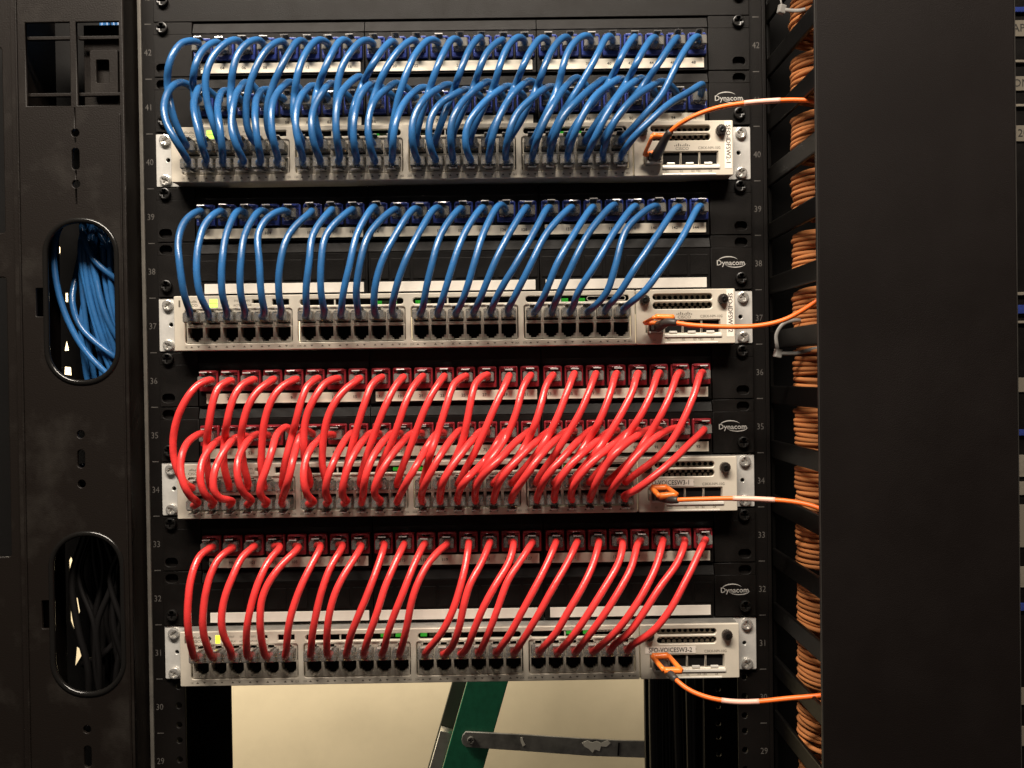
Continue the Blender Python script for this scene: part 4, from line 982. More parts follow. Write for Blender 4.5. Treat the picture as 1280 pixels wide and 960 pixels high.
  [(-148.9,-4.0,109.6),(-148.9,-12.3,109.6),(-149.2,-20.7,109.8),(-150.2,-28.8,108.7),(-152.1,-35.5,104.2),(-154.3,-40.4,97.9),(-156.3,-44.7,91.0),(-157.5,-48.7,83.8),(-157.9,-52.1,76.2),(-158.0,-54.6,68.2),(-158.3,-56.0,60.0),(-158.6,-56.1,51.7),(-158.9,-54.5,43.5),(-158.9,-50.6,36.2),(-158.9,-45.0,30.0),(-161.1,-38.1,26.3),(-164.0,-30.3,26.0),(-164.4,-22.0,26.1)],
  [(-131.7,-4.0,109.6),(-131.7,-12.4,109.6),(-131.9,-20.9,109.5),(-133.4,-29.1,108.5),(-137.8,-35.4,105.1),(-142.5,-40.1,99.9),(-145.6,-44.2,93.3),(-147.0,-47.6,85.7),(-146.4,-50.6,77.8),(-145.1,-52.8,69.8),(-144.3,-54.1,61.5),(-144.0,-54.3,53.1),(-144.0,-53.1,44.7),(-144.0,-49.8,37.0),(-144.1,-44.8,30.2),(-146.6,-38.1,26.1),(-150.0,-30.4,26.0),(-150.5,-22.0,26.1)],
  [(-114.5,-4.0,109.6),(-114.3,-12.4,109.5),(-112.6,-20.7,109.3),(-110.4,-28.6,107.8),(-112.4,-35.3,103.3),(-116.6,-40.2,97.9),(-120.8,-44.4,91.9),(-124.1,-48.3,85.2),(-126.3,-51.6,77.7),(-127.7,-54.0,69.8),(-128.9,-55.3,61.5),(-129.8,-55.4,53.1),(-130.4,-53.9,44.9),(-130.8,-50.4,37.2),(-131.0,-45.1,30.7),(-133.2,-38.3,26.6),(-136.1,-30.4,26.0),(-136.6,-22.0,26.1)],
  [(-97.3,-4.0,109.6),(-97.2,-12.4,109.6),(-96.0,-20.7,109.8),(-94.7,-29.0,108.8),(-96.6,-35.7,104.3),(-100.0,-40.5,98.3),(-103.2,-44.8,91.8),(-105.5,-48.7,84.7),(-106.3,-52.1,77.1),(-106.5,-54.6,69.0),(-107.2,-55.9,60.7),(-108.4,-55.9,52.4),(-109.7,-54.3,44.3),(-110.7,-50.7,36.8),(-111.5,-45.3,30.4),(-113.7,-38.4,26.4),(-116.2,-30.4,26.0),(-116.6,-22.0,26.1)],
  [(-80.1,-4.0,109.6),(-80.0,-12.0,109.6),(-79.3,-20.0,109.7),(-78.9,-28.0,108.9),(-81.3,-34.6,105.4),(-85.5,-39.3,100.4),(-89.9,-43.3,94.9),(-93.7,-46.9,88.8),(-96.1,-50.2,82.0),(-97.2,-52.9,74.5),(-97.7,-54.7,66.7),(-98.2,-55.5,58.7),(-98.5,-55.2,50.7),(-98.7,-53.4,42.9),(-98.6,-49.7,35.8),(-98.5,-44.5,29.7),(-100.2,-37.7,26.1),(-102.4,-30.0,26.0),(-102.7,-22.0,26.1)],
  [(-61.5,-4.0,109.6),(-61.5,-12.5,109.7),(-61.2,-20.9,110.5),(-61.6,-29.3,110.4),(-64.0,-35.7,105.7),(-67.0,-40.1,99.2),(-70.0,-43.9,92.2),(-72.4,-47.4,84.9),(-74.0,-50.6,77.2),(-75.3,-53.1,69.2),(-76.9,-54.4,61.0),(-79.0,-54.6,52.9),(-81.2,-53.5,44.8),(-83.2,-50.4,37.2),(-84.9,-45.5,30.5),(-86.9,-38.7,26.2),(-88.6,-30.5,26.0),(-88.8,-22.0,26.1)],
  [(-44.3,-4.0,109.6),(-44.3,-12.2,109.6),(-44.5,-20.3,109.5),(-45.7,-28.3,108.5),(-48.8,-34.8,104.9),(-53.0,-39.7,100.0),(-57.2,-44.0,94.4),(-61.1,-47.9,88.4),(-64.0,-51.5,81.7),(-66.0,-54.4,74.3),(-67.6,-56.3,66.6),(-69.2,-57.1,58.6),(-70.7,-56.5,50.6),(-71.9,-54.5,42.9),(-72.4,-50.6,35.7),(-72.5,-45.3,29.6),(-73.4,-38.2,25.9),(-74.7,-30.2,25.9),(-74.9,-22.0,26.1)],
  [(-27.1,-4.0,109.6),(-27.2,-12.4,109.6),(-28.0,-20.8,109.8),(-30.1,-28.9,108.7),(-33.3,-35.0,104.1),(-36.8,-39.4,97.8),(-40.3,-43.1,91.0),(-43.7,-46.4,84.1),(-47.1,-49.5,77.0),(-50.4,-51.9,69.6),(-53.4,-53.3,61.9),(-55.9,-53.8,53.9),(-57.9,-53.0,45.7),(-59.3,-50.3,37.9),(-60.0,-45.7,30.9),(-60.5,-38.8,26.3),(-60.9,-30.4,25.9),(-61.0,-22.0,26.1)],
  [(-9.9,-4.0,109.6),(-10.0,-12.2,109.6),(-10.7,-20.3,110.0),(-12.6,-28.2,109.4),(-15.4,-34.8,105.7),(-18.4,-39.7,99.9),(-21.4,-43.9,93.6),(-24.5,-47.7,87.1),(-27.6,-51.2,80.4),(-30.6,-54.2,73.4),(-33.7,-56.4,66.1),(-36.7,-57.1,58.6),(-39.6,-56.5,51.0),(-42.2,-54.5,43.6),(-44.5,-50.7,36.7),(-46.2,-45.3,30.8),(-47.1,-38.3,27.0),(-47.1,-30.2,26.1),(-47.1,-22.0,26.1)],
  [(7.3,-4.0,109.6),(7.3,-12.4,109.6),(7.0,-20.8,109.6),(5.6,-28.9,108.3),(2.5,-35.2,103.8),(-1.4,-39.7,98.0),(-5.2,-43.6,91.6),(-8.4,-47.1,84.7),(-10.9,-50.3,77.3),(-12.9,-52.8,69.6),(-14.8,-54.3,61.6),(-17.0,-54.4,53.5),(-19.1,-53.3,45.5),(-21.0,-50.3,37.9),(-22.7,-45.2,31.5),(-24.9,-38.4,27.2),(-26.8,-30.4,26.1),(-27.1,-22.0,26.1)],
  [(24.5,-4.0,109.6),(24.5,-12.4,109.6),(24.2,-20.9,109.8),(22.8,-29.1,108.7),(19.7,-35.3,104.1),(15.9,-39.6,97.9),(12.2,-43.3,91.2),(8.9,-46.7,84.3),(6.1,-49.9,77.0),(3.5,-52.4,69.3),(1.0,-53.9,61.4),(-1.6,-54.1,53.4),(-4.2,-53.1,45.4),(-6.9,-50.3,38.0),(-9.6,-45.5,31.6),(-11.9,-38.7,27.4),(-13.0,-30.4,26.1),(-13.2,-22.0,26.1)],
  [(41.7,-4.0,109.6),(41.6,-12.3,109.7),(40.4,-20.4,110.6),(37.7,-28.2,111.0),(34.3,-34.7,107.4),(31.2,-39.6,101.5),(28.1,-43.7,94.9),(25.3,-47.5,88.1),(22.7,-51.0,81.1),(20.5,-54.1,73.7),(18.4,-56.3,66.0),(16.0,-57.1,58.1),(13.6,-56.6,50.2),(10.9,-54.6,42.6),(8.1,-50.7,35.9),(5.1,-45.3,30.4),(2.3,-38.4,26.8),(0.9,-30.3,26.1),(0.7,-22.0,26.1)],
  [(58.9,-4.0,109.6),(58.9,-12.1,109.6),(58.6,-20.2,109.6),(57.4,-28.1,108.6),(54.7,-34.4,104.4),(51.2,-38.7,98.5),(47.6,-42.3,92.2),(44.0,-45.6,85.8),(40.5,-48.8,79.1),(37.1,-51.5,72.3),(33.7,-53.4,65.2),(30.4,-54.3,57.8),(27.3,-54.2,50.4),(24.2,-52.9,43.0),(21.1,-49.8,36.2),(18.1,-44.9,30.5),(15.7,-38.1,26.9),(14.8,-30.1,26.1),(14.6,-22.0,26.1)],
  [(77.5,-4.0,109.6),(77.4,-12.3,109.6),(76.6,-20.5,109.6),(74.7,-28.4,108.3),(71.8,-34.7,104.0),(68.7,-39.3,97.9),(65.4,-43.2,91.4),(61.9,-46.7,84.8),(58.3,-50.1,78.1),(54.5,-52.9,71.3),(50.5,-54.9,64.4),(46.3,-55.7,57.3),(41.8,-55.4,50.4),(37.5,-53.9,43.5),(33.7,-50.6,37.0),(30.8,-45.4,31.3),(29.1,-38.4,27.4),(28.6,-30.3,26.1),(28.5,-22.0,26.1)],
  [(94.7,-4.0,109.6),(94.7,-12.4,109.6),(94.2,-20.7,109.4),(92.4,-28.7,108.1),(88.5,-34.8,104.2),(83.6,-39.2,99.0),(78.7,-42.9,93.3),(73.9,-46.2,87.4),(69.7,-49.4,80.9),(66.0,-52.2,73.9),(62.6,-54.2,66.6),(58.9,-55.1,59.1),(55.1,-54.9,51.7),(51.2,-53.5,44.5),(47.5,-50.4,37.6),(44.2,-45.4,31.9),(42.3,-38.5,27.6),(42.4,-30.4,26.1),(42.4,-22.0,26.1)],
  [(111.9,-4.0,109.6),(111.9,-12.3,109.6),(111.2,-20.6,109.5),(109.1,-28.5,108.1),(105.9,-34.8,103.9),(102.1,-39.6,98.3),(98.2,-43.8,92.3),(94.3,-47.5,86.0),(90.3,-51.0,79.6),(86.3,-54.0,73.0),(82.3,-56.3,66.0),(78.5,-57.2,58.7),(75.3,-56.7,51.1),(72.3,-54.7,43.6),(69.3,-50.9,36.9),(66.5,-45.2,31.6),(64.0,-38.3,27.8),(62.6,-30.3,26.2),(62.4,-22.0,26.1)],
  [(129.1,-4.0,109.6),(129.1,-12.1,109.6),(128.4,-20.1,110.1),(126.5,-27.9,109.9),(122.9,-34.3,107.0),(118.3,-38.9,102.2),(113.7,-42.8,96.9),(109.1,-46.4,91.2),(104.7,-49.6,85.3),(100.7,-52.7,79.0),(97.1,-55.2,72.3),(93.6,-56.9,65.2),(90.1,-57.2,57.9),(86.6,-56.3,50.8),(83.2,-54.1,43.8),(80.3,-50.3,37.3),(78.0,-44.7,32.0),(76.7,-37.9,28.0),(76.4,-30.1,26.2),(76.3,-22.0,26.1)],
  [(146.3,-4.0,109.6),(146.2,-12.0,109.6),(145.3,-19.9,109.6),(142.7,-27.4,108.7),(139.0,-33.6,105.4),(134.8,-38.2,100.3),(130.6,-42.2,94.8),(126.4,-45.7,89.0),(122.2,-49.0,83.0),(118.3,-52.0,76.7),(114.5,-54.6,70.2),(110.5,-56.2,63.4),(106.3,-56.6,56.6),(101.8,-55.7,50.0),(97.6,-53.7,43.6),(94.3,-50.1,37.3),(92.7,-44.5,31.8),(91.4,-37.7,27.8),(90.4,-30.0,26.2),(90.2,-22.0,26.1)],
  [(163.5,-4.0,109.6),(163.4,-12.1,109.6),(161.8,-20.0,109.5),(158.2,-27.2,108.6),(153.3,-32.9,105.9),(147.7,-37.0,101.8),(142.1,-40.5,97.0),(136.8,-43.6,91.8),(132.4,-46.6,85.7),(129.3,-49.3,78.7),(127.0,-51.5,71.3),(125.0,-53.0,63.6),(122.7,-53.8,55.9),(120.3,-53.7,48.2),(117.5,-52.5,40.7),(113.5,-49.3,34.5),(108.8,-44.6,29.8),(105.3,-38.0,27.0),(104.2,-30.1,26.1),(104.1,-22.0,26.1)],
  [(180.7,-4.0,109.6),(180.6,-12.1,109.5),(179.1,-20.1,109.0),(175.9,-27.3,107.2),(171.9,-33.3,103.3),(167.8,-38.0,98.1),(163.6,-41.9,92.4),(159.3,-45.5,86.4),(154.9,-48.7,80.4),(150.5,-51.7,74.3),(146.0,-54.2,68.0),(141.4,-56.1,61.5),(136.8,-56.9,54.8),(132.5,-56.2,48.0),(128.3,-54.3,41.3),(124.1,-50.8,35.3),(120.2,-45.2,30.9),(118.0,-38.1,27.7),(118.0,-30.1,26.2),(118.0,-22.0,26.1)],
  [(197.9,-4.0,109.6),(197.8,-12.2,109.5),(196.3,-20.2,109.2),(193.1,-27.4,107.6),(189.4,-33.3,103.4),(185.7,-37.5,97.5),(182.0,-41.0,91.1),(178.2,-44.2,84.6),(174.1,-47.1,78.2),(169.7,-49.8,71.9),(165.1,-52.1,65.5),(160.4,-53.8,59.1),(155.6,-54.6,52.6),(150.7,-54.6,46.0),(145.6,-53.1,39.8),(140.2,-49.6,34.9),(135.0,-44.8,30.9),(131.8,-38.2,27.6),(131.9,-30.2,26.2),(131.9,-22.0,26.1)],
 ]),
 ('red', 36, 34, 0, [
  [(-200.5,-4.0,-23.8),(-200.2,-12.4,-23.8),(-197.0,-20.1,-23.5),(-191.5,-26.5,-23.1),(-191.9,-34.1,-23.3),(-197.3,-39.5,-26.6),(-201.6,-43.7,-32.5),(-205.6,-45.9,-39.6),(-209.2,-46.7,-47.2),(-212.1,-46.6,-55.1),(-214.2,-45.8,-63.3),(-215.3,-44.9,-71.6),(-215.3,-44.0,-80.0),(-214.0,-43.2,-88.3),(-211.8,-41.2,-96.1),(-208.8,-37.2,-102.9),(-206.3,-30.4,-106.9),(-206.1,-22.0,-107.3)],
  [(-183.3,-4.0,-23.8),(-183.0,-12.2,-23.8),(-180.3,-19.8,-23.7),(-175.6,-26.6,-23.7),(-176.0,-34.1,-24.2),(-180.7,-39.6,-27.8),(-183.1,-43.5,-34.5),(-184.6,-45.8,-42.2),(-186.0,-46.6,-50.3),(-187.6,-45.9,-58.3),(-189.7,-42.6,-65.4),(-191.9,-38.8,-72.3),(-191.8,-40.4,-80.0),(-190.5,-42.6,-87.7),(-190.0,-41.0,-95.6),(-190.6,-37.0,-102.7),(-191.9,-30.2,-106.8),(-192.2,-22.0,-107.3)],
  [(-166.1,-4.0,-23.8),(-165.8,-12.2,-23.8),(-162.8,-19.8,-23.4),(-157.8,-26.4,-23.0),(-157.7,-34.0,-23.5),(-162.7,-39.7,-26.5),(-166.4,-44.1,-32.4),(-168.9,-47.1,-39.6),(-170.8,-48.8,-47.4),(-172.7,-48.5,-55.4),(-175.2,-44.3,-61.9),(-177.7,-38.7,-67.5),(-179.0,-37.4,-74.7),(-177.8,-42.4,-81.2),(-176.9,-44.1,-89.1),(-176.0,-42.0,-96.9),(-175.8,-37.4,-103.7),(-177.8,-30.2,-106.9),(-178.2,-22.0,-107.3)],
  [(-148.9,-4.0,-23.8),(-148.7,-12.3,-23.8),(-146.2,-20.2,-23.4),(-142.2,-27.5,-23.0),(-143.4,-35.0,-25.0),(-148.4,-40.3,-29.2),(-152.7,-44.3,-35.0),(-156.2,-47.3,-42.0),(-158.7,-48.8,-49.7),(-160.9,-48.6,-57.7),(-162.9,-45.7,-65.3),(-163.6,-43.8,-73.2),(-162.5,-45.0,-81.4),(-161.7,-44.3,-89.6),(-160.5,-41.9,-97.5),(-160.8,-37.3,-104.2),(-163.9,-30.3,-107.1),(-164.4,-22.0,-107.3)],
  [(-131.7,-4.0,-23.8),(-131.5,-12.3,-23.8),(-128.8,-20.0,-23.5),(-124.5,-27.0,-23.2),(-125.5,-34.6,-24.2),(-131.0,-39.8,-27.4),(-135.6,-44.0,-32.8),(-139.3,-46.8,-39.6),(-142.1,-48.2,-47.3),(-144.3,-48.3,-55.2),(-145.9,-47.4,-63.3),(-147.0,-46.2,-71.4),(-147.9,-45.0,-79.6),(-148.7,-43.8,-87.7),(-149.0,-41.3,-95.6),(-149.4,-37.1,-102.7),(-150.3,-30.3,-106.9),(-150.5,-22.0,-107.3)],
  [(-114.5,-4.0,-23.8),(-114.3,-12.2,-23.8),(-111.8,-20.0,-23.4),(-107.6,-27.1,-22.9),(-109.1,-34.5,-24.3),(-113.4,-39.7,-28.9),(-115.7,-43.6,-35.8),(-117.7,-46.1,-43.3),(-119.7,-47.1,-51.3),(-122.1,-45.7,-58.9),(-124.9,-41.6,-65.5),(-126.8,-42.5,-73.0),(-128.6,-44.4,-80.8),(-130.8,-43.3,-88.6),(-132.6,-41.1,-96.3),(-134.4,-37.2,-103.2),(-136.3,-30.2,-106.9),(-136.6,-22.0,-107.3)],
  [(-97.3,-4.0,-23.8),(-97.0,-12.4,-23.8),(-94.7,-20.5,-23.5),(-91.6,-28.3,-23.2),(-94.7,-35.7,-23.8),(-100.0,-41.1,-27.3),(-103.8,-45.5,-33.4),(-107.5,-48.4,-40.5),(-110.8,-49.7,-48.1),(-113.1,-49.8,-56.2),(-114.2,-49.7,-64.5),(-114.5,-49.8,-73.0),(-114.8,-47.5,-81.0),(-114.6,-44.6,-88.9),(-113.1,-41.7,-96.7),(-113.1,-37.4,-103.8),(-116.1,-30.4,-107.0),(-116.6,-22.0,-107.3)],
  [(-80.1,-4.0,-23.8),(-79.9,-12.2,-23.8),(-77.8,-20.1,-23.5),(-74.8,-27.7,-23.4),(-76.9,-34.9,-25.7),(-82.2,-39.6,-29.9),(-87.0,-43.3,-35.3),(-91.3,-46.0,-41.8),(-94.9,-47.5,-49.0),(-97.6,-47.6,-56.7),(-99.4,-46.7,-64.7),(-100.7,-45.6,-72.7),(-101.6,-44.6,-80.8),(-101.9,-43.6,-88.9),(-100.9,-41.6,-96.8),(-100.4,-37.3,-103.6),(-102.2,-30.2,-106.9),(-102.7,-22.0,-107.3)],
  [(-61.5,-4.0,-23.8),(-61.3,-12.1,-23.7),(-59.7,-20.0,-23.2),(-57.5,-27.7,-22.5),(-60.1,-34.8,-24.3),(-64.3,-39.6,-29.2),(-66.5,-43.5,-35.9),(-68.7,-46.0,-43.3),(-71.2,-47.2,-50.9),(-73.6,-47.2,-58.6),(-76.0,-46.3,-66.3),(-78.4,-45.4,-74.0),(-80.7,-44.4,-81.7),(-82.9,-43.3,-89.5),(-84.9,-41.3,-97.0),(-87.0,-37.1,-103.6),(-88.5,-30.1,-106.9),(-88.8,-22.0,-107.3)],
  [(-44.3,-4.0,-23.8),(-44.1,-12.1,-23.7),(-42.7,-20.0,-23.2),(-40.6,-27.8,-22.8),(-42.8,-34.7,-25.6),(-46.5,-39.3,-31.1),(-49.5,-43.2,-37.5),(-52.6,-45.9,-44.5),(-55.7,-47.2,-51.8),(-58.7,-47.2,-59.3),(-61.6,-46.2,-66.8),(-64.6,-45.2,-74.3),(-67.5,-44.2,-81.8),(-70.1,-43.0,-89.4),(-72.4,-41.2,-96.9),(-74.2,-37.3,-103.7),(-74.8,-30.1,-107.0),(-74.9,-22.0,-107.3)],
  [(-27.1,-4.0,-23.8),(-27.0,-12.3,-23.7),(-26.2,-20.5,-23.0),(-25.6,-28.7,-22.4),(-28.2,-35.7,-25.5),(-32.0,-40.6,-30.9),(-35.1,-44.7,-37.4),(-37.8,-47.9,-44.5),(-40.4,-49.8,-52.2),(-43.1,-50.3,-60.0),(-46.0,-49.4,-67.6),(-49.3,-47.9,-75.1),(-53.2,-46.5,-82.3),(-56.6,-44.6,-89.5),(-59.4,-42.1,-96.9),(-61.1,-37.7,-103.6),(-61.0,-30.3,-107.0),(-61.0,-22.0,-107.3)],
  [(-9.9,-4.0,-23.8),(-9.8,-12.1,-23.7),(-9.3,-20.1,-23.0),(-8.7,-28.2,-22.6),(-10.8,-35.0,-25.8),(-14.5,-39.5,-31.5),(-18.1,-42.7,-38.0),(-21.5,-44.9,-45.0),(-24.7,-46.0,-52.3),(-27.7,-46.2,-59.8),(-30.7,-45.8,-67.4),(-33.6,-44.9,-74.9),(-36.7,-44.1,-82.3),(-39.9,-43.1,-89.7),(-42.8,-41.1,-96.9),(-45.3,-37.1,-103.5),(-46.8,-30.1,-106.9),(-47.1,-22.0,-107.3)],
  [(7.3,-4.0,-23.8),(7.4,-12.1,-23.7),(7.9,-20.1,-23.3),(8.2,-28.2,-22.7),(4.7,-35.0,-24.3),(-0.1,-39.9,-28.5),(-2.9,-44.1,-34.8),(-5.0,-47.3,-41.9),(-7.3,-49.4,-49.4),(-9.7,-50.2,-57.0),(-12.3,-50.1,-64.7),(-14.8,-52.0,-72.0),(-17.2,-54.8,-79.1),(-19.6,-51.0,-85.5),(-21.7,-45.7,-91.2),(-23.8,-41.8,-97.9),(-25.8,-37.4,-104.4),(-26.9,-30.1,-107.1),(-27.1,-22.0,-107.3)],
  [(24.5,-4.0,-23.8),(24.6,-12.4,-23.7),(25.1,-20.7,-22.9),(24.9,-29.0,-22.0),(20.4,-35.6,-24.1),(16.0,-40.6,-29.2),(13.9,-44.8,-36.1),(12.3,-47.5,-43.9),(10.7,-48.8,-52.0),(9.0,-48.9,-60.2),(7.1,-47.2,-68.2),(4.3,-46.1,-76.1),(0.8,-45.7,-83.7),(-3.1,-44.2,-91.0),(-7.2,-42.0,-98.0),(-11.0,-37.8,-104.1),(-13.0,-30.4,-107.1),(-13.2,-22.0,-107.3)],
  [(41.7,-4.0,-23.8),(41.7,-12.2,-23.7),(42.1,-20.4,-23.2),(42.2,-28.6,-23.2),(40.3,-35.5,-27.1),(37.3,-39.9,-33.3),(34.0,-43.3,-40.0),(30.7,-45.8,-47.1),(27.3,-47.2,-54.5),(24.0,-47.7,-62.0),(20.7,-47.3,-69.5),(17.1,-46.2,-76.9),(13.3,-45.1,-84.1),(9.3,-43.8,-91.2),(5.6,-41.7,-98.2),(2.3,-37.7,-104.5),(0.9,-30.2,-107.1),(0.7,-22.0,-107.3)],
  [(58.9,-4.0,-23.8),(58.9,-12.2,-23.7),(59.2,-20.3,-23.2),(59.1,-28.4,-22.9),(56.0,-34.8,-26.6),(52.6,-38.9,-32.7),(50.4,-42.5,-39.7),(48.4,-45.2,-47.1),(45.8,-46.6,-54.7),(42.7,-47.0,-62.3),(39.1,-47.8,-69.5),(35.4,-52.0,-75.4),(31.4,-56.6,-80.8),(26.9,-59.7,-86.8),(22.6,-58.1,-93.1),(20.0,-51.8,-97.5),(17.8,-44.9,-101.4),(15.8,-37.9,-105.0),(14.7,-30.2,-107.1),(14.6,-22.0,-107.3)],
  [(77.5,-4.0,-23.8),(77.5,-12.1,-23.7),(77.3,-20.2,-23.2),(76.4,-28.2,-23.1),(73.3,-34.7,-26.6),(70.0,-39.0,-32.6),(67.9,-42.9,-39.4),(65.9,-46.1,-46.5),(63.5,-48.2,-54.0),(60.6,-48.7,-61.5),(57.7,-45.7,-68.4),(54.3,-44.4,-75.3),(50.0,-46.4,-81.9),(45.0,-45.7,-88.2),(39.7,-44.1,-94.1),(34.3,-41.8,-99.8),(30.0,-37.6,-105.1),(28.6,-30.1,-107.2),(28.5,-22.0,-107.3)],
  [(94.7,-4.0,-23.8),(94.7,-12.2,-23.7),(94.3,-20.2,-22.8),(93.3,-28.3,-22.1),(91.0,-34.9,-25.9),(88.2,-39.1,-32.3),(85.3,-42.2,-39.2),(82.3,-44.4,-46.5),(79.1,-45.9,-53.8),(75.6,-46.4,-61.2),(72.0,-45.1,-68.3),(67.9,-47.5,-74.8),(63.5,-47.4,-81.1),(59.0,-44.3,-87.1),(53.8,-42.9,-93.3),(48.7,-41.2,-99.3),(44.2,-37.6,-105.0),(42.6,-30.1,-107.2),(42.4,-22.0,-107.3)],
  [(111.9,-4.0,-23.8),(111.9,-12.1,-23.7),(111.5,-20.0,-22.9),(110.3,-28.0,-22.3),(108.1,-34.8,-25.6),(105.3,-39.3,-31.7),(102.4,-42.7,-38.3),(99.2,-45.2,-45.3),(95.6,-46.9,-52.3),(91.6,-47.9,-59.2),(87.3,-48.1,-66.0),(83.0,-48.7,-72.8),(78.8,-48.0,-79.5),(74.6,-45.4,-85.8),(70.1,-43.7,-92.3),(65.7,-41.6,-98.7),(62.6,-37.6,-104.8),(62.4,-30.1,-107.2),(62.4,-22.0,-107.3)],
  [(129.1,-4.0,-23.8),(129.0,-12.3,-23.7),(128.2,-20.4,-22.9),(126.2,-28.4,-22.5),(123.8,-35.3,-26.1),(121.5,-40.1,-32.4),(118.9,-43.7,-39.3),(115.9,-46.3,-46.6),(112.5,-47.9,-53.9),(108.8,-48.2,-61.2),(105.4,-44.4,-67.7),(101.4,-42.8,-74.4),(96.8,-45.6,-80.6),(91.8,-45.8,-87.0),(86.7,-44.4,-93.4),(81.7,-42.1,-99.6),(77.4,-38.0,-105.1),(76.3,-30.3,-107.2),(76.3,-22.0,-107.3)],
  [(146.3,-4.0,-23.8),(146.2,-12.3,-23.7),(145.3,-20.5,-23.0),(143.1,-28.5,-22.7),(140.6,-35.2,-26.7),(138.1,-39.7,-33.2),(134.9,-43.2,-40.0),(131.0,-45.9,-46.9),(126.9,-47.8,-53.8),(122.5,-48.9,-60.8),(118.0,-49.0,-67.8),(113.2,-48.7,-74.5),(108.1,-50.8,-80.7),(103.6,-47.7,-86.8),(99.0,-44.4,-92.9),(94.0,-42.1,-99.1),(90.1,-38.1,-105.0),(90.1,-30.3,-107.2),(90.2,-22.0,-107.3)],
  [(163.5,-4.0,-23.8),(163.4,-12.4,-23.7),(162.2,-20.6,-22.8),(159.6,-28.5,-22.4),(156.6,-35.3,-25.9),(153.7,-40.1,-32.1),(150.5,-43.8,-38.9),(146.9,-46.6,-45.9),(142.8,-48.3,-53.0),(138.3,-48.6,-60.0),(133.9,-46.4,-66.7),(128.8,-48.1,-72.9),(124.0,-53.0,-77.7),(119.1,-56.7,-82.8),(115.7,-51.5,-88.1),(112.6,-45.7,-93.1),(108.0,-42.4,-99.3),(104.0,-38.2,-105.2),(103.9,-30.4,-107.3),(104.1,-22.0,-107.3)],
  [(180.7,-4.0,-23.8),(180.6,-12.1,-23.7),(179.1,-20.0,-23.0),(176.1,-27.4,-22.4),(172.7,-34.2,-24.9),(169.6,-39.2,-30.4),(166.6,-43.2,-36.7),(163.3,-46.4,-43.4),(159.6,-48.5,-50.2),(155.6,-49.3,-57.2),(151.7,-48.0,-64.1),(147.4,-47.2,-70.9),(142.7,-48.2,-77.3),(138.0,-47.6,-83.8),(132.9,-46.3,-90.0),(127.4,-44.8,-95.7),(121.9,-42.3,-101.0),(117.4,-37.9,-105.9),(117.8,-30.1,-107.3),(118.0,-22.0,-107.3)],
  [(197.9,-4.0,-23.8),(197.8,-12.2,-23.7),(196.4,-20.2,-23.0),(193.5,-27.8,-22.6),(190.2,-34.5,-25.7),(187.3,-39.3,-31.5),(184.4,-43.1,-38.2),(181.1,-46.0,-45.0),(177.6,-47.9,-52.2),(173.9,-49.0,-59.4),(170.1,-49.4,-66.6),(165.8,-49.2,-73.5),(161.0,-48.5,-80.0),(155.5,-47.3,-86.0),(149.4,-46.1,-91.3),(143.0,-44.6,-96.1),(136.9,-42.2,-101.1),(132.2,-38.0,-106.0),(131.8,-30.2,-107.3),(131.9,-22.0,-107.3)],
 ]),
 ('red', 35, 34, 1, [
  [(-200.5,-4.0,-68.3),(-200.4,-12.3,-68.0),(-199.7,-20.4,-66.1),(-200.2,-28.5,-64.8),(-202.3,-36.3,-66.7),(-203.6,-44.0,-69.6),(-203.8,-51.5,-73.3),(-204.1,-57.2,-79.3),(-204.1,-60.2,-87.0),(-202.4,-62.8,-94.7),(-199.9,-62.8,-102.5),(-198.0,-58.5,-109.3),(-196.5,-51.6,-113.7),(-197.5,-44.1,-116.9),(-202.0,-37.6,-119.4),(-205.7,-30.3,-120.8),(-206.1,-22.0,-120.9)],
  [(-183.3,-4.0,-68.3),(-183.5,-12.3,-68.3),(-184.7,-20.5,-69.0),(-186.0,-28.5,-70.3),(-186.0,-36.7,-71.6),(-186.1,-44.7,-73.8),(-188.5,-50.4,-79.1),(-189.8,-55.6,-85.4),(-189.6,-59.7,-92.6),(-188.6,-61.0,-100.7),(-186.9,-58.5,-108.2),(-185.0,-52.1,-113.0),(-185.1,-44.5,-116.2),(-188.7,-37.7,-119.1),(-191.9,-30.3,-120.8),(-192.2,-22.0,-120.9)],
  [(-166.1,-4.0,-68.3),(-166.4,-12.4,-68.2),(-169.3,-20.2,-67.9),(-172.0,-28.1,-68.2),(-172.1,-36.4,-69.1),(-171.8,-44.5,-70.9),(-173.9,-50.4,-76.0),(-176.5,-55.2,-82.3),(-177.8,-60.4,-88.7),(-178.6,-63.6,-96.3),(-178.2,-63.9,-104.6),(-175.6,-59.7,-111.0),(-172.2,-52.5,-113.6),(-171.1,-44.7,-115.9),(-174.6,-37.7,-118.9),(-177.9,-30.4,-120.7),(-178.2,-22.0,-120.9)],
  [(-148.9,-4.0,-68.3),(-149.2,-12.4,-68.1),(-152.2,-20.1,-66.8),(-156.2,-27.4,-66.0),(-157.7,-35.5,-67.3),(-157.8,-43.7,-69.2),(-158.9,-51.0,-73.0),(-160.7,-56.6,-79.0),(-161.1,-61.7,-85.6),(-160.4,-64.7,-93.4),(-159.0,-63.7,-101.5),(-157.3,-59.0,-108.2),(-155.8,-51.9,-112.3),(-156.5,-44.3,-115.6),(-160.6,-37.7,-118.8),(-164.0,-30.4,-120.7),(-164.4,-22.0,-120.9)],
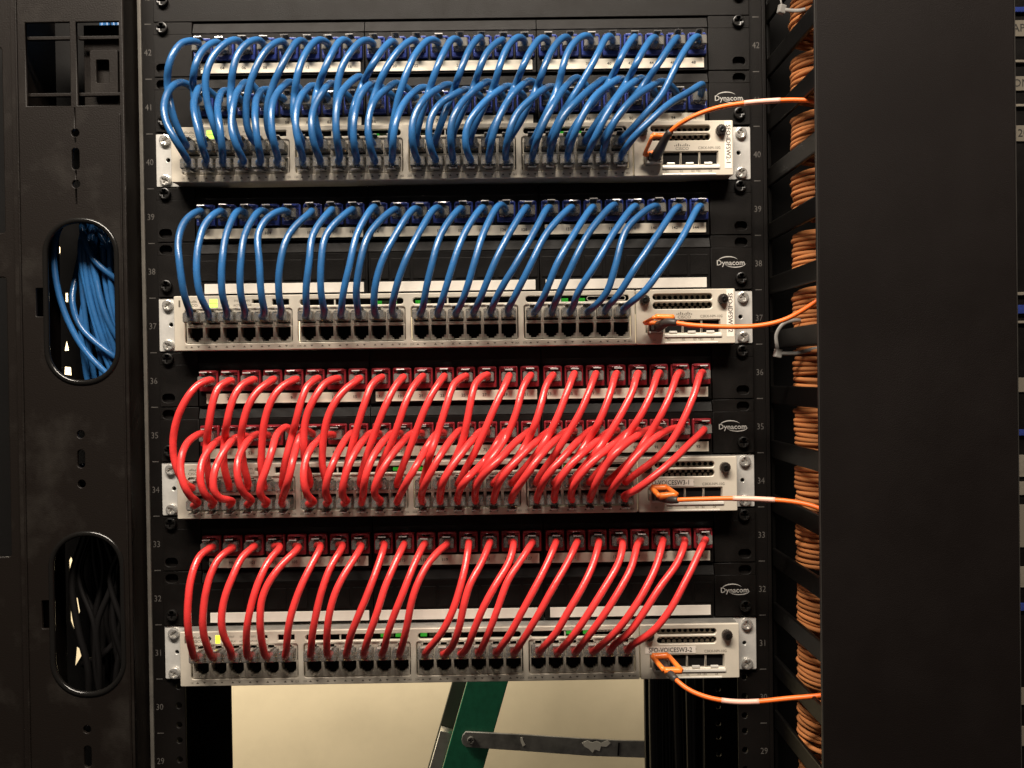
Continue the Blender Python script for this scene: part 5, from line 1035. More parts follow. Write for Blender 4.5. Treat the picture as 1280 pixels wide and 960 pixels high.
  [(-131.7,-4.0,-68.3),(-131.7,-12.4,-67.9),(-131.8,-19.9,-64.4),(-133.3,-27.1,-60.7),(-136.2,-34.6,-62.9),(-137.2,-42.1,-66.5),(-136.9,-49.4,-70.7),(-137.1,-55.3,-76.6),(-138.6,-58.6,-84.1),(-141.0,-60.4,-92.0),(-143.9,-61.2,-99.8),(-145.5,-59.0,-107.7),(-144.8,-53.0,-113.3),(-144.2,-45.3,-116.5),(-147.3,-38.1,-119.3),(-150.2,-30.4,-120.8),(-150.5,-22.0,-120.9)],
  [(-114.5,-4.0,-68.3),(-114.7,-12.2,-67.9),(-116.5,-19.7,-65.4),(-119.0,-27.1,-63.2),(-119.4,-35.1,-64.8),(-119.1,-42.7,-67.7),(-120.3,-47.4,-73.8),(-120.4,-53.8,-78.9),(-120.6,-59.7,-84.5),(-121.7,-62.8,-91.9),(-124.0,-62.0,-99.6),(-126.9,-57.1,-105.5),(-129.8,-51.0,-110.1),(-132.6,-44.6,-114.4),(-135.0,-37.9,-118.4),(-136.4,-30.2,-120.7),(-136.6,-22.0,-120.9)],
  [(-97.3,-4.0,-68.3),(-97.6,-12.2,-68.2),(-100.5,-19.9,-67.5),(-104.5,-27.1,-68.0),(-106.3,-34.7,-70.6),(-107.4,-42.6,-72.7),(-108.4,-50.4,-75.2),(-110.2,-56.3,-80.6),(-111.6,-60.4,-87.6),(-111.7,-63.5,-95.2),(-111.0,-63.4,-103.3),(-109.9,-59.0,-110.1),(-108.6,-52.1,-114.5),(-109.0,-44.5,-117.3),(-113.0,-37.7,-119.6),(-116.2,-30.2,-120.8),(-116.6,-22.0,-120.9)],
  [(-80.1,-4.0,-68.3),(-80.2,-12.1,-68.0),(-80.7,-20.1,-66.7),(-82.0,-28.1,-66.1),(-83.5,-35.8,-68.2),(-85.1,-43.0,-71.7),(-86.7,-49.8,-75.9),(-88.4,-56.0,-80.8),(-90.4,-61.0,-86.9),(-92.9,-63.7,-94.1),(-95.2,-63.1,-101.8),(-96.5,-58.8,-108.5),(-96.7,-52.2,-113.3),(-97.3,-44.9,-116.6),(-100.1,-37.8,-119.3),(-102.4,-30.1,-120.8),(-102.7,-22.0,-120.9)],
  [(-61.5,-4.0,-68.3),(-61.7,-12.2,-68.1),(-63.4,-20.0,-66.8),(-66.4,-27.5,-66.1),(-68.6,-35.2,-67.9),(-70.6,-42.5,-71.0),(-72.8,-49.2,-75.0),(-75.3,-55.0,-80.2),(-77.9,-59.5,-86.5),(-80.4,-62.2,-93.8),(-82.6,-62.4,-101.6),(-84.1,-58.9,-108.7),(-83.8,-52.6,-113.8),(-83.4,-45.1,-116.8),(-86.1,-37.8,-119.4),(-88.5,-30.2,-120.8),(-88.8,-22.0,-120.9)],
  [(-44.3,-4.0,-68.3),(-44.5,-12.5,-68.1),(-46.5,-20.6,-66.8),(-49.7,-28.4,-66.5),(-52.4,-36.2,-68.6),(-55.0,-43.6,-71.9),(-57.7,-50.4,-76.2),(-60.6,-56.2,-81.6),(-63.4,-60.4,-88.5),(-65.9,-61.8,-96.4),(-67.9,-58.5,-103.8),(-69.4,-52.4,-109.6),(-71.0,-45.7,-114.5),(-73.1,-38.5,-118.5),(-74.7,-30.5,-120.7),(-74.9,-22.0,-120.9)],
  [(-27.1,-4.0,-68.3),(-27.4,-12.4,-68.1),(-29.9,-20.3,-67.0),(-33.9,-27.6,-66.6),(-36.9,-35.1,-68.6),(-39.7,-42.4,-71.8),(-42.8,-49.1,-75.8),(-46.3,-55.0,-80.6),(-50.0,-59.8,-86.3),(-54.0,-62.8,-93.1),(-57.7,-63.2,-100.5),(-59.9,-60.1,-107.9),(-59.3,-53.8,-113.2),(-57.8,-46.2,-116.3),(-59.0,-38.4,-119.1),(-60.7,-30.4,-120.7),(-61.0,-22.0,-120.9)],
  [(-9.9,-4.0,-68.3),(-10.0,-12.2,-68.1),(-11.6,-20.1,-67.1),(-14.3,-27.8,-66.9),(-16.4,-35.5,-68.7),(-18.8,-42.4,-72.2),(-22.5,-46.6,-78.1),(-24.8,-52.9,-82.7),(-27.0,-59.3,-87.2),(-30.7,-62.5,-93.6),(-35.0,-62.0,-100.5),(-38.5,-57.8,-106.5),(-41.2,-51.7,-111.2),(-43.6,-45.1,-115.4),(-45.7,-38.0,-118.9),(-46.9,-30.2,-120.7),(-47.1,-22.0,-120.9)],
  [(7.3,-4.0,-68.3),(7.2,-12.4,-68.0),(5.9,-20.4,-66.3),(3.2,-28.2,-65.2),(0.6,-35.9,-67.0),(-2.1,-43.2,-70.0),(-4.9,-50.1,-73.7),(-8.0,-56.3,-78.3),(-11.6,-61.1,-84.1),(-15.6,-63.4,-91.1),(-19.6,-62.9,-98.3),(-22.8,-58.9,-104.8),(-24.9,-52.5,-109.8),(-26.3,-45.6,-114.2),(-27.0,-38.3,-118.3),(-27.1,-30.4,-120.7),(-27.1,-22.0,-120.9)],
  [(24.5,-4.0,-68.3),(24.4,-12.2,-68.1),(22.8,-20.0,-66.8),(19.7,-27.5,-66.1),(16.8,-34.9,-67.9),(14.0,-42.0,-70.8),(10.9,-48.8,-74.2),(6.9,-53.8,-79.1),(2.5,-57.8,-84.8),(-2.0,-60.6,-90.9),(-6.5,-61.0,-97.7),(-9.5,-57.4,-104.3),(-10.9,-51.6,-109.7),(-12.0,-45.0,-114.5),(-12.8,-38.0,-118.6),(-13.1,-30.2,-120.7),(-13.2,-22.0,-120.9)],
  [(41.7,-4.0,-68.3),(41.6,-12.4,-68.0),(40.6,-20.6,-66.9),(38.2,-28.6,-67.0),(35.0,-35.7,-70.1),(31.7,-41.5,-75.0),(27.4,-43.1,-81.9),(22.0,-43.0,-88.3),(17.6,-48.4,-92.5),(14.4,-55.7,-95.1),(10.2,-61.6,-98.9),(5.6,-58.9,-104.8),(3.2,-52.6,-109.8),(1.7,-45.7,-114.4),(0.9,-38.4,-118.4),(0.8,-30.4,-120.7),(0.7,-22.0,-120.9)],
  [(58.9,-4.0,-68.3),(58.9,-12.3,-68.1),(58.8,-20.6,-67.0),(57.2,-28.7,-66.7),(53.7,-36.0,-68.6),(49.6,-42.7,-71.3),(45.2,-49.0,-74.6),(40.9,-55.0,-78.5),(36.6,-60.8,-82.6),(31.4,-65.0,-87.5),(25.3,-65.8,-92.9),(20.0,-63.1,-98.8),(16.6,-58.8,-105.0),(15.2,-52.8,-110.6),(14.8,-45.9,-115.1),(14.7,-38.4,-118.8),(14.7,-30.3,-120.7),(14.6,-22.0,-120.9)],
  [(77.5,-4.0,-68.3),(77.4,-12.0,-68.1),(76.3,-19.9,-67.2),(73.4,-27.3,-66.8),(69.6,-34.2,-68.5),(65.3,-40.3,-71.4),(61.1,-46.5,-74.4),(56.7,-52.2,-77.8),(51.5,-56.2,-82.4),(46.2,-59.6,-87.4),(40.7,-61.4,-92.9),(35.6,-60.9,-99.0),(32.4,-56.9,-105.1),(30.7,-51.2,-110.5),(29.6,-44.9,-115.2),(28.8,-37.8,-119.0),(28.6,-30.0,-120.7),(28.5,-22.0,-120.9)],
  [(94.7,-4.0,-68.3),(94.5,-12.4,-68.1),(91.9,-20.3,-67.2),(87.4,-27.3,-67.0),(83.2,-34.3,-68.8),(79.0,-41.1,-71.3),(74.9,-47.9,-74.2),(70.6,-54.2,-77.6),(66.0,-59.7,-82.0),(61.0,-63.6,-87.5),(56.0,-65.3,-93.9),(51.3,-63.7,-100.6),(47.3,-59.6,-106.7),(44.6,-53.5,-111.7),(43.2,-46.2,-115.6),(42.6,-38.5,-118.9),(42.5,-30.4,-120.7),(42.4,-22.0,-120.9)],
  [(111.9,-4.0,-68.3),(111.8,-12.2,-68.1),(110.4,-20.1,-66.8),(107.1,-27.5,-65.9),(102.9,-34.2,-67.7),(97.4,-38.8,-71.6),(93.5,-45.4,-74.3),(89.6,-51.9,-77.3),(84.7,-56.7,-81.8),(79.4,-60.2,-87.0),(73.8,-62.6,-92.4),(68.8,-62.0,-98.8),(65.8,-57.6,-104.9),(63.9,-51.8,-110.4),(62.7,-45.4,-115.3),(62.3,-38.2,-119.0),(62.4,-30.2,-120.8),(62.4,-22.0,-120.9)],
  [(129.1,-4.0,-68.3),(128.9,-12.2,-68.2),(126.4,-19.9,-67.5),(121.9,-26.8,-67.3),(117.6,-33.6,-68.7),(113.1,-40.0,-71.1),(107.6,-44.9,-74.8),(102.4,-50.0,-78.3),(97.4,-55.6,-81.6),(91.7,-59.2,-86.2),(85.9,-60.8,-91.8),(80.8,-60.7,-98.1),(77.3,-57.6,-104.7),(75.8,-52.0,-110.5),(75.4,-45.5,-115.5),(75.8,-38.2,-119.1),(76.3,-30.2,-120.8),(76.3,-22.0,-120.9)],
  [(146.3,-4.0,-68.3),(146.0,-12.4,-68.2),(142.9,-20.1,-67.6),(137.7,-26.8,-67.6),(133.0,-33.6,-69.0),(128.3,-40.1,-71.5),(122.7,-45.2,-75.2),(117.5,-51.0,-78.3),(111.9,-56.2,-81.8),(105.8,-60.2,-86.1),(99.7,-61.9,-91.6),(94.2,-61.6,-97.9),(90.2,-58.6,-104.6),(88.4,-52.9,-110.5),(88.1,-46.1,-115.4),(89.1,-38.6,-119.0),(90.1,-30.4,-120.7),(90.2,-22.0,-120.9)],
  [(163.5,-4.0,-68.3),(163.2,-12.3,-68.2),(160.0,-19.7,-67.2),(154.3,-25.7,-66.4),(149.0,-32.0,-67.0),(144.2,-38.6,-68.4),(139.8,-45.5,-69.9),(135.2,-52.0,-71.9),(129.4,-56.9,-75.2),(123.8,-61.9,-78.9),(118.1,-63.6,-84.3),(113.3,-62.0,-90.9),(109.1,-61.1,-97.9),(105.9,-58.1,-104.9),(104.3,-52.5,-110.8),(103.5,-45.9,-115.6),(103.7,-38.4,-119.2),(104.1,-30.3,-120.8),(104.1,-22.0,-120.9)],
  [(180.7,-4.0,-68.3),(180.4,-12.3,-68.1),(177.9,-20.1,-67.0),(173.0,-26.8,-65.9),(167.6,-33.2,-66.4),(162.3,-39.5,-67.7),(157.2,-45.9,-69.4),(152.1,-52.0,-71.7),(146.1,-56.1,-75.8),(140.4,-60.1,-80.5),(134.8,-63.1,-85.9),(129.5,-64.6,-92.2),(124.8,-63.2,-98.8),(121.4,-58.6,-104.8),(119.1,-52.5,-110.0),(117.7,-45.8,-114.8),(117.6,-38.4,-118.7),(118.0,-30.4,-120.7),(118.0,-22.0,-120.9)],
  [(197.9,-4.0,-68.3),(197.8,-12.4,-68.2),(196.6,-20.7,-68.1),(193.3,-28.2,-69.2),(188.5,-34.5,-71.8),(183.3,-40.2,-75.0),(178.0,-45.8,-78.4),(172.7,-51.1,-82.1),(167.2,-56.0,-86.1),(161.2,-60.1,-90.3),(154.9,-63.1,-94.9),(148.2,-64.4,-99.8),(141.8,-63.2,-104.9),(136.0,-59.6,-109.7),(131.4,-53.6,-113.3),(129.1,-46.1,-116.0),(130.1,-38.3,-118.9),(131.8,-30.4,-120.7),(131.9,-22.0,-120.9)],
 ]),
 ('red', 33, 31, 0, [
  [(-200.5,-4.0,-157.2),(-200.3,-12.2,-157.1),(-197.5,-19.7,-156.1),(-192.9,-26.2,-154.4),(-193.4,-33.9,-154.3),(-197.5,-40.0,-157.7),(-199.6,-45.3,-163.5),(-200.7,-49.7,-170.3),(-201.3,-53.2,-177.6),(-201.5,-55.6,-185.4),(-201.8,-56.8,-193.5),(-202.1,-56.7,-201.7),(-202.5,-54.9,-209.6),(-203.1,-51.6,-217.0),(-203.6,-47.4,-224.0),(-204.3,-42.6,-230.6),(-205.2,-37.3,-236.7),(-206.0,-30.2,-240.4),(-206.1,-22.0,-240.7)],
  [(-183.3,-4.0,-157.2),(-183.0,-12.4,-157.1),(-180.4,-20.3,-156.2),(-176.6,-27.7,-155.0),(-179.3,-35.0,-156.5),(-183.7,-40.5,-161.0),(-186.4,-45.1,-167.5),(-188.3,-48.9,-174.7),(-189.5,-51.9,-182.5),(-190.5,-53.7,-190.6),(-191.2,-54.5,-198.9),(-191.8,-53.9,-207.3),(-192.0,-51.5,-215.3),(-191.9,-47.7,-222.8),(-191.7,-43.1,-229.9),(-191.8,-37.7,-236.2),(-192.1,-30.4,-240.2),(-192.2,-22.0,-240.7)],
  [(-166.1,-4.0,-157.2),(-165.8,-12.1,-157.0),(-163.4,-19.8,-155.8),(-159.8,-26.8,-154.1),(-160.9,-34.4,-155.1),(-165.0,-40.1,-159.2),(-167.7,-45.1,-165.1),(-169.8,-49.3,-171.7),(-172.1,-52.7,-178.7),(-174.2,-55.1,-186.2),(-175.8,-56.3,-194.1),(-176.8,-56.2,-202.2),(-177.1,-54.6,-210.2),(-176.6,-51.5,-217.7),(-175.5,-47.4,-224.6),(-174.8,-42.6,-231.2),(-176.1,-37.2,-237.1),(-178.0,-30.1,-240.4),(-178.2,-22.0,-240.7)],
  [(-148.9,-4.0,-157.2),(-148.6,-12.1,-157.0),(-145.7,-19.5,-156.0),(-140.7,-25.7,-154.4),(-139.4,-33.1,-155.6),(-143.0,-38.9,-160.1),(-146.1,-43.9,-165.6),(-148.6,-48.3,-172.0),(-150.9,-51.8,-178.9),(-153.0,-54.3,-186.4),(-154.9,-55.7,-194.2),(-156.7,-55.8,-202.1),(-158.4,-54.3,-209.9),(-159.9,-51.2,-217.3),(-161.2,-47.3,-224.2),(-162.5,-42.8,-230.9),(-163.6,-37.4,-236.9),(-164.3,-30.1,-240.3),(-164.4,-22.0,-240.7)],
  [(-131.7,-4.0,-157.2),(-131.5,-12.0,-157.1),(-129.1,-19.6,-156.2),(-125.4,-26.6,-155.1),(-125.9,-33.9,-157.0),(-130.4,-39.0,-161.2),(-135.0,-43.3,-166.2),(-139.3,-47.1,-171.9),(-143.1,-50.1,-178.2),(-146.0,-52.4,-185.4),(-147.8,-53.7,-193.1),(-148.4,-54.0,-201.1),(-148.9,-52.9,-209.0),(-149.3,-50.0,-216.5),(-149.6,-46.3,-223.6),(-149.9,-42.0,-230.4),(-150.2,-37.0,-236.6),(-150.4,-30.0,-240.3),(-150.5,-22.0,-240.7)],
  [(-114.5,-4.0,-157.2),(-114.3,-12.0,-157.0),(-112.1,-19.5,-155.8),(-108.4,-26.4,-154.2),(-107.5,-33.6,-156.4),(-109.9,-38.8,-161.9),(-112.7,-43.3,-168.0),(-115.5,-47.3,-174.3),(-118.3,-50.5,-181.0),(-120.9,-52.9,-188.2),(-123.4,-54.2,-195.7),(-125.6,-54.4,-203.4),(-127.5,-53.1,-211.0),(-129.1,-50.4,-218.4),(-130.6,-46.7,-225.3),(-132.2,-42.4,-231.8),(-134.5,-37.1,-237.3),(-136.3,-30.0,-240.3),(-136.6,-22.0,-240.7)],
  [(-97.3,-4.0,-157.2),(-97.0,-12.4,-157.0),(-94.5,-20.3,-155.6),(-90.6,-27.6,-154.1),(-91.0,-35.1,-157.1),(-94.3,-40.5,-162.7),(-97.4,-45.1,-169.1),(-99.9,-48.9,-176.2),(-102.1,-51.9,-183.7),(-104.1,-53.9,-191.7),(-106.0,-54.6,-199.9),(-107.9,-53.7,-208.0),(-109.8,-51.4,-215.9),(-111.4,-47.7,-223.3),(-112.9,-42.9,-230.1),(-114.8,-37.6,-236.4),(-116.4,-30.4,-240.3),(-116.6,-22.0,-240.7)],
  [(-80.1,-4.0,-157.2),(-79.9,-12.5,-157.0),(-78.1,-20.6,-155.9),(-75.8,-28.6,-155.2),(-77.2,-35.9,-158.7),(-80.6,-41.4,-164.2),(-84.2,-46.3,-170.1),(-87.8,-50.4,-176.6),(-91.0,-53.6,-183.7),(-93.6,-55.6,-191.5),(-95.7,-56.0,-199.7),(-97.3,-54.8,-207.9),(-98.6,-52.0,-215.8),(-99.8,-48.0,-223.1),(-100.9,-43.2,-230.0),(-101.9,-37.7,-236.4),(-102.6,-30.4,-240.3),(-102.7,-22.0,-240.7)],
  [(-61.5,-4.0,-157.2),(-61.4,-12.1,-157.0),(-60.1,-19.9,-155.7),(-57.8,-27.4,-154.0),(-57.7,-34.6,-157.0),(-59.3,-39.8,-162.9),(-61.2,-44.5,-169.2),(-63.3,-48.7,-175.7),(-65.8,-52.2,-182.5),(-68.6,-54.7,-189.7),(-71.8,-55.9,-197.0),(-75.0,-55.6,-204.3),(-78.2,-54.0,-211.5),(-81.0,-51.1,-218.5),(-83.2,-47.1,-225.2),(-85.2,-42.4,-231.4),(-87.2,-37.1,-237.1),(-88.6,-30.0,-240.4),(-88.8,-22.0,-240.7)],
  [(-44.3,-4.0,-157.2),(-44.2,-12.0,-157.0),(-43.5,-19.9,-155.7),(-42.4,-27.7,-154.2),(-43.6,-34.8,-157.1),(-46.1,-40.0,-162.6),(-48.8,-44.5,-168.7),(-51.5,-48.5,-175.1),(-54.3,-51.7,-182.0),(-56.7,-54.0,-189.3),(-59.0,-55.5,-196.8),(-61.6,-55.5,-204.4),(-64.4,-54.0,-211.8),(-67.2,-51.3,-218.8),(-69.7,-47.5,-225.4),(-71.9,-42.7,-231.5),(-73.7,-37.2,-236.9),(-74.7,-30.0,-240.3),(-74.9,-22.0,-240.7)],
  [(-27.1,-4.0,-157.2),(-27.1,-12.1,-157.0),(-26.7,-20.0,-155.8),(-26.5,-27.9,-154.3),(-28.2,-35.1,-157.1),(-30.8,-40.5,-162.5),(-33.5,-45.2,-168.5),(-36.1,-49.3,-174.9),(-38.8,-52.6,-181.7),(-41.7,-54.9,-188.9),(-44.8,-56.0,-196.2),(-47.8,-55.6,-203.6),(-50.7,-53.9,-211.0),(-53.1,-50.9,-218.0),(-55.0,-46.7,-224.6),(-56.8,-41.9,-230.9),(-59.1,-36.9,-236.7),(-60.8,-30.0,-240.3),(-61.0,-22.0,-240.7)],
  [(-9.9,-4.0,-157.2),(-9.8,-12.2,-157.0),(-9.4,-20.3,-156.2),(-9.6,-28.4,-155.4),(-13.1,-35.4,-157.3),(-17.9,-40.6,-161.4),(-22.3,-45.3,-166.4),(-26.0,-49.5,-172.4),(-29.3,-52.9,-179.1),(-32.1,-55.2,-186.4),(-34.3,-56.3,-194.2),(-36.0,-56.0,-202.2),(-37.7,-54.3,-210.1),(-39.6,-51.2,-217.4),(-41.5,-47.0,-224.1),(-43.5,-42.3,-230.5),(-45.5,-37.1,-236.6),(-46.9,-30.2,-240.3),(-47.1,-22.0,-240.7)],
  [(7.3,-4.0,-157.2),(7.3,-12.2,-157.0),(7.9,-20.2,-155.3),(8.6,-28.1,-153.5),(8.4,-35.4,-156.9),(7.4,-40.6,-163.2),(6.1,-45.2,-169.9),(4.4,-49.2,-176.8),(2.3,-52.4,-184.1),(-0.1,-54.7,-191.6),(-3.0,-55.9,-199.2),(-6.4,-55.8,-206.7),(-10.2,-54.4,-213.8),(-14.3,-51.5,-220.3),(-18.4,-47.4,-226.1),(-22.4,-42.7,-231.6),(-25.5,-37.4,-237.0),(-26.9,-30.2,-240.4),(-27.1,-22.0,-240.7)],
  [(24.5,-4.0,-157.2),(24.5,-12.3,-157.0),(24.9,-20.3,-155.5),(25.1,-28.4,-153.8),(23.5,-35.7,-156.8),(20.8,-41.1,-162.4),(17.5,-45.9,-168.3),(13.7,-50.1,-174.2),(10.1,-53.6,-180.8),(7.4,-55.9,-188.2),(5.3,-56.9,-196.2),(3.5,-56.4,-204.2),(1.7,-54.5,-212.0),(-0.5,-51.1,-219.2),(-2.8,-46.6,-225.8),(-5.6,-41.8,-231.9),(-9.5,-36.9,-237.2),(-12.8,-30.2,-240.3),(-13.2,-22.0,-240.7)],
  [(41.7,-4.0,-157.2),(41.8,-12.3,-157.0),(42.6,-20.4,-155.6),(43.7,-28.4,-154.2),(43.0,-35.4,-158.0),(40.9,-40.5,-164.2),(37.5,-45.0,-170.2),(33.2,-49.0,-176.1),(29.0,-52.5,-182.2),(24.8,-54.9,-188.9),(20.8,-56.1,-196.1),(17.3,-55.8,-203.6),(14.3,-54.2,-211.1),(11.6,-51.3,-218.4),(9.3,-47.1,-225.1),(6.9,-42.3,-231.4),(3.7,-37.2,-237.0),(1.0,-30.3,-240.3),(0.7,-22.0,-240.7)],
  [(58.9,-4.0,-157.2),(58.9,-12.1,-157.0),(58.9,-20.2,-155.9),(58.1,-28.1,-155.0),(55.1,-34.9,-157.8),(51.0,-39.7,-163.0),(46.6,-43.8,-168.4),(42.1,-47.6,-174.0),(38.1,-50.3,-180.5),(35.0,-52.3,-187.7),(32.2,-53.6,-195.2),(29.4,-53.9,-202.8),(26.6,-52.8,-210.3),(23.9,-50.0,-217.5),(21.5,-46.1,-224.1),(19.0,-41.7,-230.6),(16.5,-36.9,-236.6),(14.8,-30.1,-240.3),(14.6,-22.0,-240.7)],
  [(77.5,-4.0,-157.2),(77.5,-12.2,-157.0),(77.5,-20.3,-155.7),(77.0,-28.4,-154.5),(74.6,-35.1,-158.2),(71.4,-39.8,-164.2),(67.9,-43.8,-170.4),(64.1,-47.4,-176.8),(60.0,-50.3,-183.4),(55.9,-52.6,-190.1),(51.8,-53.9,-197.1),(47.8,-53.9,-204.3),(44.0,-52.9,-211.5),(40.3,-50.7,-218.5),(36.8,-47.0,-224.9),(33.5,-42.2,-230.7),(30.5,-37.1,-236.5),(28.7,-30.2,-240.3),(28.5,-22.0,-240.7)],
  [(94.7,-4.0,-157.2),(94.7,-12.4,-157.0),(94.5,-20.6,-155.7),(93.5,-28.8,-154.7),(90.6,-35.5,-158.4),(87.0,-40.3,-164.3),(83.0,-44.5,-170.3),(78.6,-48.3,-176.4),(74.2,-51.5,-182.7),(69.8,-53.8,-189.5),(65.6,-55.1,-196.6),(61.4,-55.1,-203.8),(57.2,-54.0,-211.0),(53.4,-51.5,-218.0),(49.9,-47.7,-224.6),(46.9,-42.9,-230.8),(44.2,-37.5,-236.6),(42.6,-30.4,-240.3),(42.4,-22.0,-240.7)],
  [(111.9,-4.0,-157.2),(111.9,-12.3,-157.0),(111.7,-20.6,-155.8),(110.8,-28.8,-155.2),(108.8,-35.6,-159.2),(106.2,-40.5,-165.4),(103.0,-44.9,-171.7),(99.3,-48.8,-178.0),(95.2,-52.0,-184.5),(90.8,-54.4,-191.2),(86.3,-55.8,-198.0),(82.0,-55.8,-205.2),(78.1,-54.5,-212.4),(74.2,-52.0,-219.3),(70.2,-48.0,-225.4),(66.5,-43.0,-230.9),(63.7,-37.4,-236.4),(62.5,-30.3,-240.3),(62.4,-22.0,-240.7)],
  [(129.1,-4.0,-157.2),(129.1,-12.4,-157.0),(129.4,-20.8,-155.9),(129.4,-29.2,-155.6),(127.9,-35.9,-160.2),(125.3,-40.8,-166.5),(121.4,-45.3,-172.5),(116.9,-49.1,-178.5),(112.2,-52.3,-184.7),(107.4,-54.7,-191.3),(102.6,-56.1,-198.1),(98.0,-56.1,-205.1),(93.6,-54.7,-212.1),(89.4,-52.0,-218.9),(85.5,-47.8,-225.1),(81.9,-42.9,-230.9),(78.6,-37.5,-236.5),(76.5,-30.4,-240.3),(76.3,-22.0,-240.7)],
  [(146.3,-4.0,-157.2),(146.2,-12.1,-157.0),(145.0,-19.9,-156.1),(142.4,-27.5,-155.2),(139.6,-34.4,-158.0),(137.2,-39.7,-163.5),(134.5,-44.4,-169.5),(130.9,-48.5,-175.4),(126.7,-51.9,-181.4),(122.3,-54.5,-187.7),(117.8,-56.5,-194.0),(113.2,-57.4,-200.6),(108.7,-56.9,-207.2),(104.4,-55.0,-213.7),(100.5,-51.9,-220.1),(97.2,-47.6,-226.0),(94.4,-42.5,-231.6),(91.8,-37.1,-237.0),(90.4,-30.0,-240.4),(90.2,-22.0,-240.7)],
  [(163.5,-4.0,-157.2),(163.5,-12.2,-157.0),(162.9,-20.2,-155.6),(161.4,-28.0,-154.2),(159.0,-35.0,-157.3),(156.4,-40.0,-163.1),(153.4,-44.4,-169.3),(149.8,-48.3,-175.5),(145.7,-51.6,-181.9),(141.4,-54.1,-188.3),(136.9,-56.0,-194.8),(132.1,-57.0,-201.4),(127.4,-56.4,-208.1),(122.9,-54.5,-214.5),(118.5,-51.3,-220.6),(114.4,-46.9,-226.1),(110.6,-41.8,-231.3),(106.9,-36.8,-236.6),(104.4,-30.1,-240.3),(104.1,-22.0,-240.7)],
  [(180.7,-4.0,-157.2),(180.7,-12.1,-157.0),(180.1,-20.2,-156.2),(178.5,-28.1,-156.0),(175.7,-34.6,-159.7),(172.2,-39.0,-165.5),(167.9,-42.9,-171.2),(162.8,-46.4,-176.5),(157.5,-49.3,-181.9),(152.5,-51.8,-187.8),(147.7,-53.7,-194.1),(143.0,-54.9,-200.7),(138.4,-54.8,-207.4),(134.0,-53.6,-214.1),(129.5,-51.1,-220.4),(124.8,-47.3,-225.8),(120.6,-42.4,-230.7),(118.4,-37.1,-236.4),(118.0,-30.1,-240.3),(118.0,-22.0,-240.7)],
  [(197.9,-4.0,-157.2),(197.8,-12.3,-157.0),(196.9,-20.4,-155.8),(194.5,-28.1,-154.6),(190.7,-34.5,-157.8),(186.6,-38.9,-163.5),(182.5,-42.7,-169.6),(178.3,-46.1,-175.9),(174.0,-48.9,-182.3),(169.7,-51.3,-189.0),(165.4,-53.1,-195.8),(160.8,-54.1,-202.6),(155.8,-54.4,-209.2),(150.6,-53.6,-215.6),(145.1,-51.3,-221.3),(139.6,-47.6,-226.2),(134.6,-43.1,-231.0),(132.0,-37.5,-236.4),(131.9,-30.2,-240.2),(131.9,-22.0,-240.7)],
 ]),
]

# ------------------------------------------------------------------ patch cables
PLUG_BODY = None


def plug_mesh():
    bm = bmesh.new()

    def add(x0, x1, y0, y1, z0, z1, shear=0.0):
        q = bmesh.ops.create_cube(bm, size=1)
        for v in q['verts']:
            t = v.co.y + 0.5
            v.co = Vector(((x0 + x1) / 2 + v.co.x * (x1 - x0), (y0 + y1) / 2 + v.co.y * (y1 - y0), (z0 + z1) / 2 + v.co.z * (z1 - z0) + shear * (1 - t))) * S
        return q
    add(-5.7, 5.7, -9.0, 5.0, -4.0, 4.0)
    bmesh.ops.bevel(bm, geom=bm.edges[:], offset=0.7 * S, segments=2, affect='EDGES')
    me = bpy.data.meshes.new('plug')
    bm.to_mesh(me)
    bm.free()
    me.materials.append(M['clear'])
    return me


PLUG_BODY = plug_mesh()


def latch_mesh():
    prof = [(3.0, 4.0), (3.0, 4.9), (-4.0, 6.3), (-11.5, 7.0), (-11.8, 6.2), (-4.0, 5.4)]
    v = [(x, y, z) for x in (-3.1, 3.1) for y, z in prof]
    n = len(prof)
    f = [tuple(range(n)), tuple(range(2 * n - 1, n - 1, -1))] + [(i, i + n, (i + 1) % n + n, (i + 1) % n) for i in range(n)]
    return raw(v, f, M['latch'])


LATCH = latch_mesh()
random.seed(33)
PIN_BLOCK = box_mesh(-4.2, 4.2, 2.4, 4.6, -3.0, -1.2, M['pin'], 0.2)
for colour, pu, su, low, cords in CABLE_ROWS:
    row = {42: 'upper jack row of the top patch bay', 41: 'lower jack row of the top patch bay', 39: 'jack row of the second patch bay',
           36: 'upper jack row of the third patch bay', 35: 'lower jack row of the third patch bay', 33: 'jack row of the lowest patch bay'}[pu]
    grp = '%s patch cables from the %s' % (colour, row)
    for i, pts in enumerate(cords):
        jx, jz = jack_x(i), zt(pu) - JACK_DZ - 0.2
        px, pz = port_x(i), zt(su) - (PORT_LOW if low else PORT_UP)
        pz += -0.6 if low else -0.4
        lab = '%s %s cable from the left in the %s' % (ordinal(i), colour, row)
        c = thing('patch_cable', (px, -26, pz), lab, 'patch cable', grp)
        path = spline(pts, 2.4)
        tube('cord', path, 2.72 if colour == 'blue' else 2.82, M[colour], c, 10)
        w1 = [random.uniform(-0.05, 0.05) for _ in range(4)]
        a = put('plug', PLUG_BODY, c, (jx, -7 + w1[0] * 12, jz), (w1[1], w1[2] * 0.6, w1[3]))
        put('latch', LATCH, a, (jx, -7 + w1[0] * 12, jz), (w1[2] * 1.2, 0, 0))
        b = put('plug', PLUG_BODY, c, (px, -22, pz), (0, math.pi, 0) if low else None)
        put('contact_block', PIN_BLOCK, b, (px, -22, pz))
        put('latch', LATCH, b, (px, -22, pz))

